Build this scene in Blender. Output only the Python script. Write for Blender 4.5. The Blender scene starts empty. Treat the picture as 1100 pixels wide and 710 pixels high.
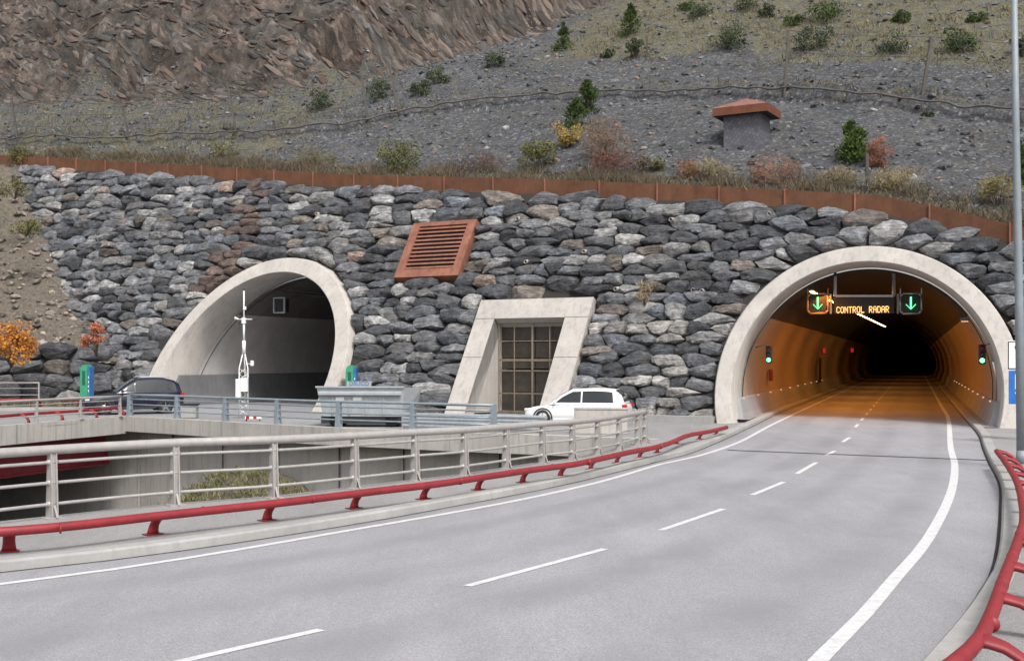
import bpy, math, random
import numpy as np
from mathutils import Vector, Matrix
from mathutils.geometry import tessellate_polygon
R = math.radians
random.seed(7)
rng = np.random.default_rng(7)
scene = bpy.context.scene
col = scene.collection

# ------------------------------------------------------------------ camera, world, sun, exposure
F = 1250.0; CH = 2.7; HY = 385.0                       # focal length in photo pixels, eye height, horizon row
cam_d = bpy.data.cameras.new('camera'); cam = bpy.data.objects.new('camera', cam_d); col.objects.link(cam)
cam.location = (0, 0, CH); cam.rotation_euler = (R(90), 0, 0)
cam_d.sensor_width = 36; cam_d.lens = F / 1100 * 36
cam_d.shift_y = 30 / 1100
cam_d.clip_start = 0.1; cam_d.clip_end = 3000
scene.camera = cam
W = bpy.data.worlds.new('World'); scene.world = W; W.use_nodes = True
wn = W.node_tree.nodes; wl = W.node_tree.links
bg = wn['Background']; sky = wn.new('ShaderNodeTexSky'); sky.sky_type = 'NISHITA'; sky.sun_disc = False
SUN_EL, SUN_AZ = 52, 160                                # azimuth measured from +Y towards +X; behind the camera
sky.sun_elevation = R(SUN_EL); sky.sun_rotation = R(SUN_AZ); sky.air_density = 1.0; sky.dust_density = 4.0
hs = wn.new('ShaderNodeHueSaturation'); hs.inputs['Saturation'].default_value = 0.28
wl.new(sky.outputs[0], hs.inputs['Color']); wl.new(hs.outputs[0], bg.inputs['Color']); bg.inputs['Strength'].default_value = 0.13
sd = bpy.data.lights.new('sun', 'SUN'); sd.energy = 1.5; sd.angle = R(14); sd.color = (1, 0.97, 0.93)
so = bpy.data.objects.new('sun', sd); col.objects.link(so)
sv = Vector((math.sin(R(SUN_AZ)) * math.cos(R(SUN_EL)), math.cos(R(SUN_AZ)) * math.cos(R(SUN_EL)), math.sin(R(SUN_EL))))
so.rotation_euler = sv.to_track_quat('Z', 'Y').to_euler(); so.location = (0, -20, 60)
vs = scene.view_settings; vs.view_transform = 'Standard'; vs.look = 'None'; vs.gamma = 1; vs.use_curve_mapping = False
vs.exposure = 0.75

# ------------------------------------------------------------------ materials
class NT:
    def __init__(s, name):
        s.m = bpy.data.materials.new(name); s.m.use_nodes = True
        s.n = s.m.node_tree.nodes; s.l = s.m.node_tree.links; s.b = s.n['Principled BSDF']
        s.tc = s.n.new('ShaderNodeTexCoord').outputs['Object']
    def node(s, t, **k):
        x = s.n.new(t)
        for a, v in k.items():
            if a in x.inputs: x.inputs[a].default_value = v
            else: setattr(x, a, v)
        return x
    def link(s, a, b): s.l.new(a, b)
    def mapping(s, src, scale=(1, 1, 1), rot=(0, 0, 0)):
        x = s.n.new('ShaderNodeMapping'); x.inputs['Scale'].default_value = scale; x.inputs['Rotation'].default_value = rot
        s.link(src, x.inputs[0]); return x.outputs[0]
    def noise(s, src, scale, detail=4, rough=0.6, dist=0):
        x = s.n.new('ShaderNodeTexNoise'); x.inputs['Scale'].default_value = scale; x.inputs['Detail'].default_value = detail
        x.inputs['Roughness'].default_value = rough; x.inputs['Distortion'].default_value = dist
        s.link(src, x.inputs['Vector']); return x.outputs[0]
    def voro(s, src, scale, feature='F1'):
        x = s.n.new('ShaderNodeTexVoronoi'); x.feature = feature; x.inputs['Scale'].default_value = scale
        s.link(src, x.inputs['Vector']); return x
    def ramp(s, src, stops):
        x = s.n.new('ShaderNodeValToRGB'); cr = x.color_ramp
        while len(cr.elements) < len(stops): cr.elements.new(0.5)
        for e, (p, c) in zip(cr.elements, stops):
            e.position = p; e.color = (c, c, c, 1) if isinstance(c, (int, float)) else (*c, 1)
        s.link(src, x.inputs[0]); return x.outputs[0]
    def mix(s, fac, a, b, mode='MIX'):
        x = s.n.new('ShaderNodeMix'); x.data_type = 'RGBA'; x.blend_type = mode
        for sock, v in ((x.inputs[0], fac), (x.inputs[6], a), (x.inputs[7], b)):
            if hasattr(v, 'is_output') or isinstance(v, bpy.types.NodeSocket): s.link(v, sock)
            elif isinstance(v, (int, float)) and sock != x.inputs[0]: sock.default_value = (v, v, v, 1)
            elif isinstance(v, tuple): sock.default_value = (*v, 1)
            else: sock.default_value = v
        return x.outputs[2]
    def attr(s, name):
        x = s.n.new('ShaderNodeAttribute'); x.attribute_name = name; return x
    def bump(s, h, strength=0.5, dist=0.02, prev=None):
        x = s.n.new('ShaderNodeBump'); x.inputs['Strength'].default_value = strength; x.inputs['Distance'].default_value = dist
        s.link(h, x.inputs['Height'])
        if prev: s.link(prev, x.inputs['Normal'])
        return x.outputs[0]
    def out(s, colr=None, rough=0.9, metal=0, nrm=None, spec=0.3):
        if colr is not None:
            if isinstance(colr, tuple): s.b.inputs['Base Color'].default_value = (*colr, 1)
            else: s.link(colr, s.b.inputs['Base Color'])
        if isinstance(rough, (int, float)): s.b.inputs['Roughness'].default_value = rough
        else: s.link(rough, s.b.inputs['Roughness'])
        s.b.inputs['Metallic'].default_value = metal
        s.b.inputs['Specular IOR Level'].default_value = spec
        if nrm: s.link(nrm, s.b.inputs['Normal'])
        return s.m

def paint(name, c, rough=0.5, metal=0, var=0.25, scale=3, bump=0.1, dirt=None, coat=0):
    t = NT(name)
    n1 = t.noise(t.tc, scale, 5, 0.65)
    lo = tuple(x * (1 - var) for x in c); hi = tuple(min(1, x * (1 + var)) for x in c)
    cc = t.ramp(n1, [(0.3, lo), (0.7, hi)])
    if dirt:
        n2 = t.noise(t.mapping(t.tc, (6, 6, .8)), 1.5, 5, 0.7)
        cc = t.mix(t.ramp(n2, [(0.52, 0.0), (0.75, 0.6)]), cc, dirt)
    n3 = t.noise(t.tc, scale * 14, 3, 0.6)
    m = t.out(cc, t.ramp(n3, [(0.3, max(0, rough - .08)), (0.7, min(1, rough + .08))]), metal, t.bump(n3, bump, 0.01), 0.5)
    if coat: t.b.inputs['Coat Weight'].default_value = coat; t.b.inputs['Coat Roughness'].default_value = 0.05
    return m

def concrete(name, c, streak=0.5, joints=None):
    t = NT(name)
    n1 = t.noise(t.tc, 0.7, 6, 0.6); n2 = t.noise(t.tc, 9, 5, 0.7)
    cc = t.ramp(n1, [(0.3, tuple(x * .84 for x in c)), (0.7, tuple(x * 1.1 for x in c))])
    cc = t.mix(t.ramp(n2, [(0.42, 0.0), (0.7, 0.25)]), cc, tuple(x * .6 for x in c))
    st = t.noise(t.mapping(t.tc, (2.2, 2.2, .12)), 2.0, 6, 0.65)
    cc = t.mix(t.ramp(st, [(0.5, 0.0), (0.72, streak)]), cc, tuple(x * .5 for x in c))
    if joints:
        br = t.node('ShaderNodeTexBrick'); br.offset = 0
        # vertical formwork joints
        sx = t.n.new('ShaderNodeSeparateXYZ'); t.link(t.tc, sx.inputs[0])
        cb = t.n.new('ShaderNodeCombineXYZ'); t.link(sx.outputs[0], cb.inputs[0]); t.link(sx.outputs[2], cb.inputs[1])
        t.link(cb.outputs[0], br.inputs['Vector'])
        br.inputs['Scale'].default_value = 1; br.inputs['Brick Width'].default_value = joints[0]; br.inputs['Row Height'].default_value = joints[1]
        br.inputs['Mortar Size'].default_value = 0.012
        cc = t.mix(t.ramp(br.outputs['Fac'], [(0.4, 0.0), (0.9, 0.6)]), cc, tuple(x * .35 for x in c))
    return t.out(cc, 0.88, 0, t.bump(n2, 0.35, 0.01), 0.3)

def asphalt(name, c, tracks=False):
    t = NT(name)
    big = t.noise(t.tc, 0.16, 5, 0.6)
    tr = t.noise(t.mapping(t.tc, (1.0, .12, 1), (0, 0, R(-18))), 1.1, 4, 0.6)
    g = t.noise(t.tc, 45, 3, 0.8); v = t.voro(t.tc, 60)
    cc = t.ramp(big, [(0.3, tuple(x * .86 for x in c)), (0.7, tuple(x * 1.1 for x in c))])
    cc = t.mix(t.ramp(tr, [(0.45, 0.0), (0.7, 0.35)]), cc, tuple(x * .72 for x in c))
    cc = t.mix(0.75, cc, t.ramp(g, [(0.28, 0.4), (0.5, 1.0), (0.75, 1.6)]), 'MULTIPLY')
    wv = t.voro(t.tc, .22, 'DISTANCE_TO_EDGE'); wrp = t.n.new('ShaderNodeVectorMath'); wrp.operation = 'MULTIPLY_ADD'
    nzc = t.n.new('ShaderNodeTexNoise'); nzc.inputs['Scale'].default_value = 1.2; nzc.inputs['Detail'].default_value = 6; t.link(t.tc, nzc.inputs['Vector'])
    t.link(nzc.outputs['Color'], wrp.inputs[0]); wrp.inputs[1].default_value = (1.2, 1.2, 0); t.link(t.tc, wrp.inputs[2]); t.link(wrp.outputs[0], wv.inputs['Vector'])
    crack = t.ramp(wv.outputs['Distance'], [(0.0, 1.0), (0.004, 0.0)])
    cm = t.mix(1.0, crack, t.ramp(t.noise(t.tc, .25, 3), [(0.52, 0.0), (0.66, .35)]), 'MULTIPLY')
    cc = t.mix(cm, cc, tuple(x * .3 for x in c))
    stn = t.noise(t.mapping(t.tc, (.5, .12, 1), (0, 0, R(-35))), 1.0, 6, .7)
    cc = t.mix(t.ramp(stn, [(0.5, 0.0), (0.68, .4)]), cc, tuple(x * .62 for x in c))
    if tracks:                                           # polished wheel paths and oil-darkened lane centres
        ac = t.attr('across').outputs['Fac']; m1 = t.n.new('ShaderNodeMath'); m1.operation = 'MULTIPLY'; t.link(ac, m1.inputs[0]); m1.inputs[1].default_value = 2 * math.pi / 1.75
        m2 = t.n.new('ShaderNodeMath'); m2.operation = 'COSINE'; t.link(m1.outputs[0], m2.inputs[0])
        tk = t.ramp(m2.outputs[0], [(0.0, 0.0), (1.0, 1.0)]); tk = t.mix(1.0, tk, t.ramp(t.noise(t.mapping(t.tc, (.35, .35, 1)), 1.0, 5, .7), [(0.35, .1), (0.65, .75)]), 'MULTIPLY')
        cc = t.mix(tk, cc, tuple(x * .70 for x in c))
    spots = t.noise(t.tc, 1.7, 6, 0.75)
    cc = t.mix(t.ramp(spots, [(0.66, 0.0), (0.72, 0.35)]), cc, tuple(x * .45 for x in c))
    return t.out(cc, 0.85, 0, t.bump(v.outputs['Distance'], 0.5, 0.008), 0.35)

def emit(name, c, s):
    m = bpy.data.materials.new(name); m.use_nodes = True
    b = m.node_tree.nodes['Principled BSDF']; b.inputs['Base Color'].default_value = (*[x * .2 for x in c], 1)
    b.inputs['Emission Color'].default_value = (*c, 1); b.inputs['Emission Strength'].default_value = s
    return m

def leafmat(name, c, c2=None):
    t = NT(name)
    a = t.attr('tint')
    cc = t.mix(a.outputs['Fac'], c, c2 or tuple(x * 2 for x in c))
    m = t.out(cc, 0.8, 0, None, 0.15)
    t.b.inputs['Subsurface Weight'].default_value = 0
    return m

def stone_mat():
    t = NT('boulder_stone'); a = t.attr('stone_col')
    n1 = t.noise(t.tc, 1.8, 8, 0.72, .3)
    n2 = t.noise(t.mapping(t.tc, (.8, .8, 7), (R(8), R(-6), 0)), 2.4, 8, 0.72, .35)
    n3 = t.noise(t.tc, 11, 6, 0.78)
    cc = t.mix(1.0, a.outputs['Color'], t.ramp(n1, [(0.3, 0.5), (0.5, 0.95), (0.62, 1.5), (0.74, 2.3)]), 'MULTIPLY')
    cc = t.mix(0.85, cc, t.ramp(n2, [(0.34, 0.35), (0.5, 1.0), (0.66, 1.9)]), 'MULTIPLY')
    cc = t.mix(t.ramp(n3, [(0.56, 0.0), (0.70, 0.55)]), cc, (.27, .27, .265))
    cc = t.mix(t.ramp(n3, [(0.30, 0.7), (0.42, 0.0)]), cc, (.02, .02, .022))
    cc = t.mix(t.ramp(t.noise(t.tc, .7, 6, .75), [(0.56, 0.0), (0.68, 0.45)]), cc, (.13, .105, .082))
    nb = t.bump(n2, 1.0, 0.14); nb = t.bump(n1, 1.0, 0.12, nb); nb = t.bump(n3, 0.8, 0.03, nb)
    return t.out(cc, 0.78, 0, nb, 0.4)

def plain_stone():
    t = NT('scree_stone'); a = t.attr('stone_col')
    cc = t.mix(.7, a.outputs['Color'], t.ramp(t.noise(t.tc, 9, 4, .7), [(0.3, .7), (0.7, 1.35)]), 'MULTIPLY')
    return t.out(cc, .9, 0, None, .2)

def hill_mat():
    t = NT('hillside_ground'); sw = t.attr('sw').outputs['Vector']; z = t.attr('zone')
    sp = t.n.new('ShaderNodeSeparateColor'); t.link(z.outputs['Color'], sp.inputs[0])
    wob = t.noise(t.tc, .5, 6, .7); fine = t.noise(t.tc, 3.5, 6, .75)
    def mask(sock, k=0.55):
        m = t.n.new('ShaderNodeMath'); m.operation = 'ADD'; t.link(sock, m.inputs[0])
        q = t.n.new('ShaderNodeMath'); q.operation = 'MULTIPLY_ADD'; t.link(wob, q.inputs[0]); q.inputs[1].default_value = 1.0; q.inputs[2].default_value = -.5
        q2 = t.n.new('ShaderNodeMath'); q2.operation = 'MULTIPLY_ADD'; t.link(fine, q2.inputs[0]); q2.inputs[1].default_value = .9; q2.inputs[2].default_value = -.45
        t.link(q.outputs[0], m.inputs[1]); m2 = t.n.new('ShaderNodeMath'); m2.operation = 'ADD'; t.link(m.outputs[0], m2.inputs[0]); t.link(q2.outputs[0], m2.inputs[1])
        return t.ramp(m2.outputs[0], [(0.42, 0.0), (0.58, 1.0)])
    v = t.voro(t.tc, 6.5); v2 = t.voro(t.tc, 17)
    rnd = t.n.new('ShaderNodeSeparateColor'); t.link(v.outputs['Color'], rnd.inputs[0])
    rnd2 = t.n.new('ShaderNodeSeparateColor'); t.link(v2.outputs['Color'], rnd2.inputs[0])
    scree = t.ramp(rnd.outputs[0], [(0.0, (.05, .0515, .056)), (0.55, (.076, .078, .083)), (0.88, (.10, .102, .108)), (0.99, (.17, .168, .165))])
    scree = t.mix(0.55, scree, t.ramp(rnd2.outputs[0], [(0.0, .55), (0.6, 1.0), (1.0, 1.7)]), 'MULTIPLY')
    scree = t.mix(0.7, scree, t.ramp(t.noise(t.mapping(sw, (.6, .2, 1)), .8, 6, .7), [(0.3, .6), (0.7, 1.4)]), 'MULTIPLY')
    scree = t.mix(t.ramp(t.noise(t.tc, .8, 7, .78), [(0.5, 0.0), (0.7, .6)]), scree, (.115, .103, .074))
    grass = t.ramp(t.noise(t.tc, 2.6, 8, .8), [(0.25, (.05, .048, .036)), (0.42, (.095, .088, .058)), (0.56, (.15, .135, .085)), (0.72, (.23, .205, .14))])
    grass = t.mix(0.8, grass, t.ramp(rnd2.outputs[1], [(0.0, .45), (1.0, 1.55)]), 'MULTIPLY')
    grass = t.mix(t.ramp(t.noise(t.tc, 1.3, 6, .8), [(0.48, 0.0), (0.6, .85)]), grass, scree)
    strat = t.mapping(sw, (.8, .12, 1))
    r1 = t.noise(strat, 1.0, 9, .68, .1); r2 = t.noise(t.mapping(sw, (1.2, .4, 1)), 1.8, 8, .74, .1)
    vr = t.voro(t.mapping(sw, (1.5, .38, 1)), 1.1); vr2 = t.voro(t.mapping(sw, (3.2, 1.0, 1)), 1.4)
    vrs = t.n.new('ShaderNodeSeparateColor'); t.link(vr.outputs['Color'], vrs.inputs[0]); vrs2 = t.n.new('ShaderNodeSeparateColor'); t.link(vr2.outputs['Color'], vrs2.inputs[0])
    rock = t.ramp(r1, [(0.28, (.028, .023, .020)), (0.42, (.062, .05, .043)), (0.52, (.105, .082, .067)), (0.60, (.075, .069, .065)), (0.74, (.155, .132, .115))])
    rock = t.mix(0.9, rock, t.ramp(vrs.outputs[0], [(0.0, .5), (0.6, 1.0), (1.0, 1.6)]), 'MULTIPLY')
    rock = t.mix(0.8, rock, t.ramp(vrs2.outputs[1], [(0.0, .55), (0.6, 1.0), (1.0, 1.6)]), 'MULTIPLY')
    rock = t.mix(0.8, rock, t.ramp(r2, [(0.34, .35), (0.5, 1.0), (0.68, 1.7)]), 'MULTIPLY')
    rock = t.mix(t.ramp(t.noise(t.tc, .13, 5, .65), [(0.45, 0.0), (0.6, .5)]), rock, t.mix(.9, (.07, .069, .060), t.ramp(r2, [(0.34, .45), (0.66, 1.5)]), 'MULTIPLY'))
    soil = t.ramp(t.noise(t.tc, 4, 7, .8), [(0.3, (.06, .05, .04)), (0.5, (.13, .11, .088)), (0.68, (.2, .17, .14)), (0.78, (.34, .31, .28))])
    cc = t.mix(mask(sp.outputs[1]), scree, grass)
    cc = t.mix(mask(sp.outputs[0]), cc, rock)
    cc = t.mix(mask(sp.outputs[2]), cc, soil)
    nb = t.bump(v.outputs['Distance'], 0.5, 0.05); nb = t.bump(v2.outputs['Distance'], 0.4, 0.02, nb); nb = t.bump(fine, 0.7, 0.1, nb)
    nb = t.bump(r2, .7, .25, nb)
    return t.out(cc, 0.95, 0, nb, 0.15)

def corten(name, base=(.13, .058, .031)):
    t = NT(name)
    n = t.noise(t.tc, 1.3, 6, .7); s = t.noise(t.mapping(t.tc, (3, 3, .25)), 1.5, 5, .7)
    cc = t.ramp(n, [(0.3, tuple(x * .7 for x in base)), (0.7, tuple(x * 1.3 for x in base))])
    cc = t.mix(t.ramp(s, [(0.5, 0.0), (0.72, .6)]), cc, (.1, .04, .025))
    return t.out(cc, 0.8, 0, t.bump(t.noise(t.tc, 40, 3), .2, .01), 0.3)

def slate_mat():
    t = NT('slate_shingle')
    sx = t.n.new('ShaderNodeSeparateXYZ'); t.link(t.tc, sx.inputs[0])
    def comb(a, b, k):
        m = t.n.new('ShaderNodeMath'); m.operation = 'MULTIPLY_ADD'; t.link(a, m.inputs[0]); m.inputs[1].default_value = k; t.link(b, m.inputs[2]); return m.outputs[0]
    cb = t.n.new('ShaderNodeCombineXYZ'); t.link(comb(sx.outputs[0], sx.outputs[2], 1), cb.inputs[0]); t.link(comb(sx.outputs[0], sx.outputs[2], -1), cb.inputs[1])
    br = t.node('ShaderNodeTexBrick'); br.offset = 0.5; t.link(cb.outputs[0], br.inputs['Vector']); br.inputs['Scale'].default_value = 3.2
    br.inputs['Color1'].default_value = (.085, .085, .1, 1); br.inputs['Color2'].default_value = (.13, .13, .15, 1); br.inputs['Mortar'].default_value = (.03, .03, .035, 1)
    br.inputs['Mortar Size'].default_value = .03; br.inputs['Brick Width'].default_value = .9; br.inputs['Row Height'].default_value = .9
    return t.out(br.outputs['Color'], .7, 0, t.bump(br.outputs['Fac'], .5, -.02), .4)

M = dict(
    stone=stone_mat(), scree=plain_stone(), hill=hill_mat(), asphalt=asphalt('asphalt_road', (.275, .272, .285)), road=asphalt('asphalt_main_road', (.29, .286, .30), True), slabtop=asphalt('asphalt_platform', (.26, .255, .255)),
    pave=asphalt('pavement_concrete', (.27, .262, .258)),
    line=paint('road_marking_white', (.56, .56, .56), .75, 0, .14, 6, .2, (.3, .3, .3)),
    conc=concrete('concrete_portal', (.445, .415, .38), .5), concw=concrete('concrete_retaining', (.40, .38, .355), .55, (3.2, 9.0)),
    kerb=concrete('concrete_kerb', (.34, .335, .32), .3), fascia=concrete('concrete_fascia', (.42, .40, .37), .6, (2.4, 9.0)),
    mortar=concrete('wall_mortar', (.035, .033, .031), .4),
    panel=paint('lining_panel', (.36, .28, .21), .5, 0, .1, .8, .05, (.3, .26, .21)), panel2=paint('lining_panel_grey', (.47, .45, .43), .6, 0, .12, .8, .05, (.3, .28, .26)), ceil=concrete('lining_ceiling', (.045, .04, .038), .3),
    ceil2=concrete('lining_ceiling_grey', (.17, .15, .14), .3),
    plinth=concrete('plinth_grey', (.3, .3, .31), .3), plinth2=concrete('plinth_dark', (.16, .16, .165), .3),
    red=paint('red_paint', (.22, .014, .02), .55, 0, .22, 5, .12, (.2, .03, .03)),
    rail=paint('rail_grey_paint', (.37, .35, .335), .42, .15, .1, 6, .08, (.3, .27, .24)),
    blue=paint('rail_blue_grey', (.26, .31, .345), .45, .3, .12, 6, .1, (.2, .22, .23)),
    galv=paint('galvanised', (.4, .43, .45), .42, .5, .15, 5, .1, (.28, .29, .3)),
    skip=paint('skip_paint', (.35, .375, .39), .5, .15, .12, 3, .1, (.3, .33, .33)),
    pole=paint('lamp_pole_grey', (.22, .25, .27), .6, .2, .1, 4, .05),
    corten=corten('corten_steel'), corten2=corten('corten_louvre', (.23, .098, .066)), rib=corten('corten_rib', (.23, .10, .07)),
    roofr=corten('hut_roof', (.22, .105, .085)), rooff=corten('hut_fascia', (.15, .055, .03)), slate=slate_mat(),
    white=paint('white_metal', (.75, .75, .73), .4, 0, .05), black=paint('black_plastic', (.02, .02, .022), .6, 0, .2),
    wcar=paint('white_car_paint', (.78, .78, .78), .25, 0, .02, 1, 0, None, .6), bcar=paint('dark_blue_car_paint', (.004, .006, .02), .3, 0, .1, 1, 0, None, .15),
    tyre=paint('tyre', (.02, .02, .02), .85), rim=paint('alloy', (.35, .35, .36), .35, .7),
    glass=paint('tinted_glass', (.012, .016, .018), .3, 0, .05, 1, 0), wind=paint('windscreen_glass', (.25, .33, .35), .08, 0, .1, 1, 0),
    tail=paint('tail_light_red', (.35, .01, .015), .3), head=paint('headlight', (.7, .72, .72), .15),
    green=paint('totem_green', (.035, .26, .14), .4), bluep=paint('totem_blue', (.03, .14, .34), .4), sblue=paint('sign_blue', (.01, .12, .42), .4),
    text=paint('lettering_blue', (.05, .14, .38), .5), wood=paint('weathered_post', (.09, .08, .072), .8), wire=paint('wire', (.11, .11, .105), .6, .4),
    grille=paint('grille_beige', (.17, .135, .10), .6), dark=paint('dark_interior', (.05, .04, .032), .9), girder=paint('girder_red', (.16, .012, .022), .5, 0, .3),
    pipe=paint('pvc_pipe', (.32, .29, .25), .6), steel=paint('dark_steel', (.09, .09, .095), .5, .5),
    e_lamp=emit('sodium_lamp', (1, .62, .25), 6), e_green=emit('green_signal', (.18, 1, .45), 2.2), e_amber=emit('amber_led', (1, .5, .15), 1.5),
    e_arrow=emit('green_arrow_led', (.12, 1, .35), 1.7), e_red=emit('red_sign_lit', (1, .04, .05), .22), e_dot=emit('edge_marker', (1, .6, .4), .4),
    stem=paint('bark', (.09, .07, .055), .9),
)
for k_g, c_g, ro_g in (('glass', (.01, .013, .014), .06), ('wind', (.12, .16, .17), .06)):
    t_ = NT(k_g + '_smooth'); t_.b.inputs['Coat Weight'].default_value = .3; M[k_g] = t_.out(t_.ramp(t_.noise(t_.tc, .8, 2), [(0.3, c_g), (0.7, tuple(x * 1.5 for x in c_g))]), ro_g, 0, None, .5)
M['earth'] = concrete('earth', (.12, .105, .08), .2)

# ------------------------------------------------------------------ helpers
def tag(o, label=None, cat=None, group=None, kind=None):
    if label: o['label'] = label
    if cat: o['category'] = cat
    if group: o['group'] = group
    if kind: o['kind'] = kind
    return o

def empty(name, loc, label, cat, group=None, rz=0):
    o = bpy.data.objects.new(name, None); col.objects.link(o); o.location = loc; o.rotation_euler = (0, 0, rz)
    o.empty_display_size = .3
    return tag(o, label, cat, group)

def copy_tree(o, parent=None):
    c = o.copy(); col.objects.link(c)
    if parent is not None: c.parent = parent
    for ch in list(o.children): copy_tree(ch, c)
    return c

def link_mesh(name, me, parent=None):
    ob = bpy.data.objects.new(name, me); col.objects.link(ob)
    if parent is not None: ob.parent = parent
    return ob

class MB:
    """collects shapes and links them as one mesh; world coordinates are taken relative to the parent's location unless local"""
    def __init__(s): s.v = []; s.f = []; s.sm = []
    def add(s, vs_, fs, smooth=False):
        k = len(s.v); s.v += [tuple(p) for p in vs_]; s.f += [tuple(i + k for i in q) for q in fs]; s.sm += [smooth] * len(fs); return s
    def box(s, c, d, rz=0, ax=None, bev=0):
        x, y, z = d[0] / 2, d[1] / 2, d[2] / 2
        m = Matrix.Rotation(rz, 3, 'Z') if ax is None else ax
        b = min(bev, min(x, y, z) * .8)
        if b > 0:
            vs_ = []; 
            for sx in (-1, 1):
                for sy in (-1, 1):
                    for sz in (-1, 1):
                        vs_ += [(sx * x, sy * (y - b), sz * (z - b)), (sx * (x - b), sy * y, sz * (z - b)), (sx * (x - b), sy * (y - b), sz * z)]
            import bmesh
            bm = bmesh.new()
            for p in vs_: bm.verts.new(p)
            bmesh.ops.convex_hull(bm, input=bm.verts)
            bm.verts.index_update()
            P = [Vector(c) + m @ v.co for v in bm.verts]; Fc = [[v.index for v in f.verts] for f in bm.faces]; bm.free()
            return s.add(P, Fc)
        vs_ = [Vector(c) + m @ Vector((a * x, b_ * y, e * z)) for a in (-1, 1) for b_ in (-1, 1) for e in (-1, 1)]
        return s.add(vs_, [(0, 1, 3, 2), (4, 6, 7, 5), (0, 4, 5, 1), (2, 3, 7, 6), (0, 2, 6, 4), (1, 5, 7, 3)])
    def tube(s, pts, r, n=10, cap=True, flat=None):
        pts = [Vector(p) for p in pts]; k = len(pts); rr = r if isinstance(r, (list, tuple)) else [r] * k
        vs_ = []; ref = Vector((0, 0, 1))
        for i, p in enumerate(pts):
            t = (pts[min(i + 1, k - 1)] - pts[max(i - 1, 0)]).normalized()
            if abs(t.dot(ref)) > .95: rf = Vector((1, 0, 0)) if flat is None else Vector(flat)
            else: rf = ref
            a = t.cross(rf).normalized(); b = a.cross(t).normalized()
            for j in range(n):
                w = 2 * math.pi * j / n
                vs_.append(p + (a * math.cos(w) + b * math.sin(w)) * rr[i])
        fs = [(i * n + j, i * n + (j + 1) % n, (i + 1) * n + (j + 1) % n, (i + 1) * n + j) for i in range(k - 1) for j in range(n)]
        if cap: fs += [tuple(range(n))[::-1], tuple((k - 1) * n + j for j in range(n))]
        return s.add(vs_, fs, True)
    def bar(s, a, b, w, d):
        """rectangular bar from a to b, w across, d along z-ish"""
        a, b = Vector(a), Vector(b); t = (b - a); L = t.length; t.normalize()
        up = Vector((0, 0, 1)) if abs(t.z) < .95 else Vector((0, 1, 0))
        x = t.cross(up).normalized(); y = x.cross(t).normalized()
        m = Matrix((x, t, y)).transposed()
        return s.box((a + b) / 2, (w, L, d), ax=m)
    def strip(s, A, B, za=None):
        k = len(A); return s.add(list(A) + list(B), [(i, i + 1, k + i + 1, k + i) for i in range(k - 1)])
    def loft(s, secs, close=False, smooth=True, cap=False):
        n = len(secs[0]); vs_ = [p for q in secs for p in q]; fs = []
        for i in range(len(secs) - 1):
            for j in range(n if close else n - 1):
                fs.append((i * n + j, i * n + (j + 1) % n, (i + 1) * n + (j + 1) % n, (i + 1) * n + j))
        if cap: fs += [tuple(range(n))[::-1], tuple((len(secs) - 1) * n + j for j in range(n))]
        return s.add(vs_, fs, smooth)
    def build(s, name, mat, parent=None, local=False):
        me = bpy.data.meshes.new(name)
        off = Vector((0, 0, 0))
        if parent is not None and not local:
            q = parent
            while q is not None: off += q.location; q = q.parent
        me.from_pydata([(p[0] - off.x, p[1] - off.y, p[2] - off.z) for p in s.v], [], s.f)
        me.materials.append(mat)
        me.polygons.foreach_set('use_smooth', s.sm)
        me.update()
        return link_mesh(name, me, parent)

def npmesh(name, V, Fc, mat, parent=None, smooth=False, attrs=None, off=(0, 0, 0)):
    """V (n,3), Fc (m,k) numpy"""
    me = bpy.data.meshes.new(name); k = Fc.shape[1]
    me.vertices.add(len(V)); me.vertices.foreach_set('co', (V - np.array(off)).astype(np.float32).ravel())
    me.loops.add(Fc.size); me.loops.foreach_set('vertex_index', Fc.astype(np.int32).ravel())
    me.polygons.add(len(Fc)); me.polygons.foreach_set('loop_start', np.arange(0, Fc.size, k, dtype=np.int32))
    me.polygons.foreach_set('loop_total', np.full(len(Fc), k, dtype=np.int32)); me.polygons.foreach_set('use_smooth', np.full(len(Fc), smooth))
    me.update(calc_edges=True)
    for nm, (ty, data) in (attrs or {}).items():
        a = me.attributes.new(nm, ty, 'POINT')
        a.data.foreach_set('vector' if ty == 'FLOAT_VECTOR' else 'color' if ty == 'FLOAT_COLOR' else 'value', data.astype(np.float32).ravel())
    me.materials.append(mat)
    return link_mesh(name, me, parent)

def vnoise(x, y, seed=0):
    xi = np.floor(x).astype(np.int64); yi = np.floor(y).astype(np.int64); fx = x - xi; fy = y - yi
    def h(a, b):
        v = np.sin(a * 127.1 + b * 311.7 + seed * 74.7) * 43758.5453
        return v - np.floor(v)
    fx = fx * fx * (3 - 2 * fx); fy = fy * fy * (3 - 2 * fy)
    return (h(xi, yi) * (1 - fx) + h(xi + 1, yi) * fx) * (1 - fy) + (h(xi, yi + 1) * (1 - fx) + h(xi + 1, yi + 1) * fx) * fy
def fbm(x, y, o=4, seed=0):
    x = np.asarray(x, float); y = np.asarray(y, float); v = 0; a = .5
    for i in range(o): v = v + a * (vnoise(x, y, seed + i) - .5); x = x * 2.03; y = y * 2.03; a *= .5
    return v

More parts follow.
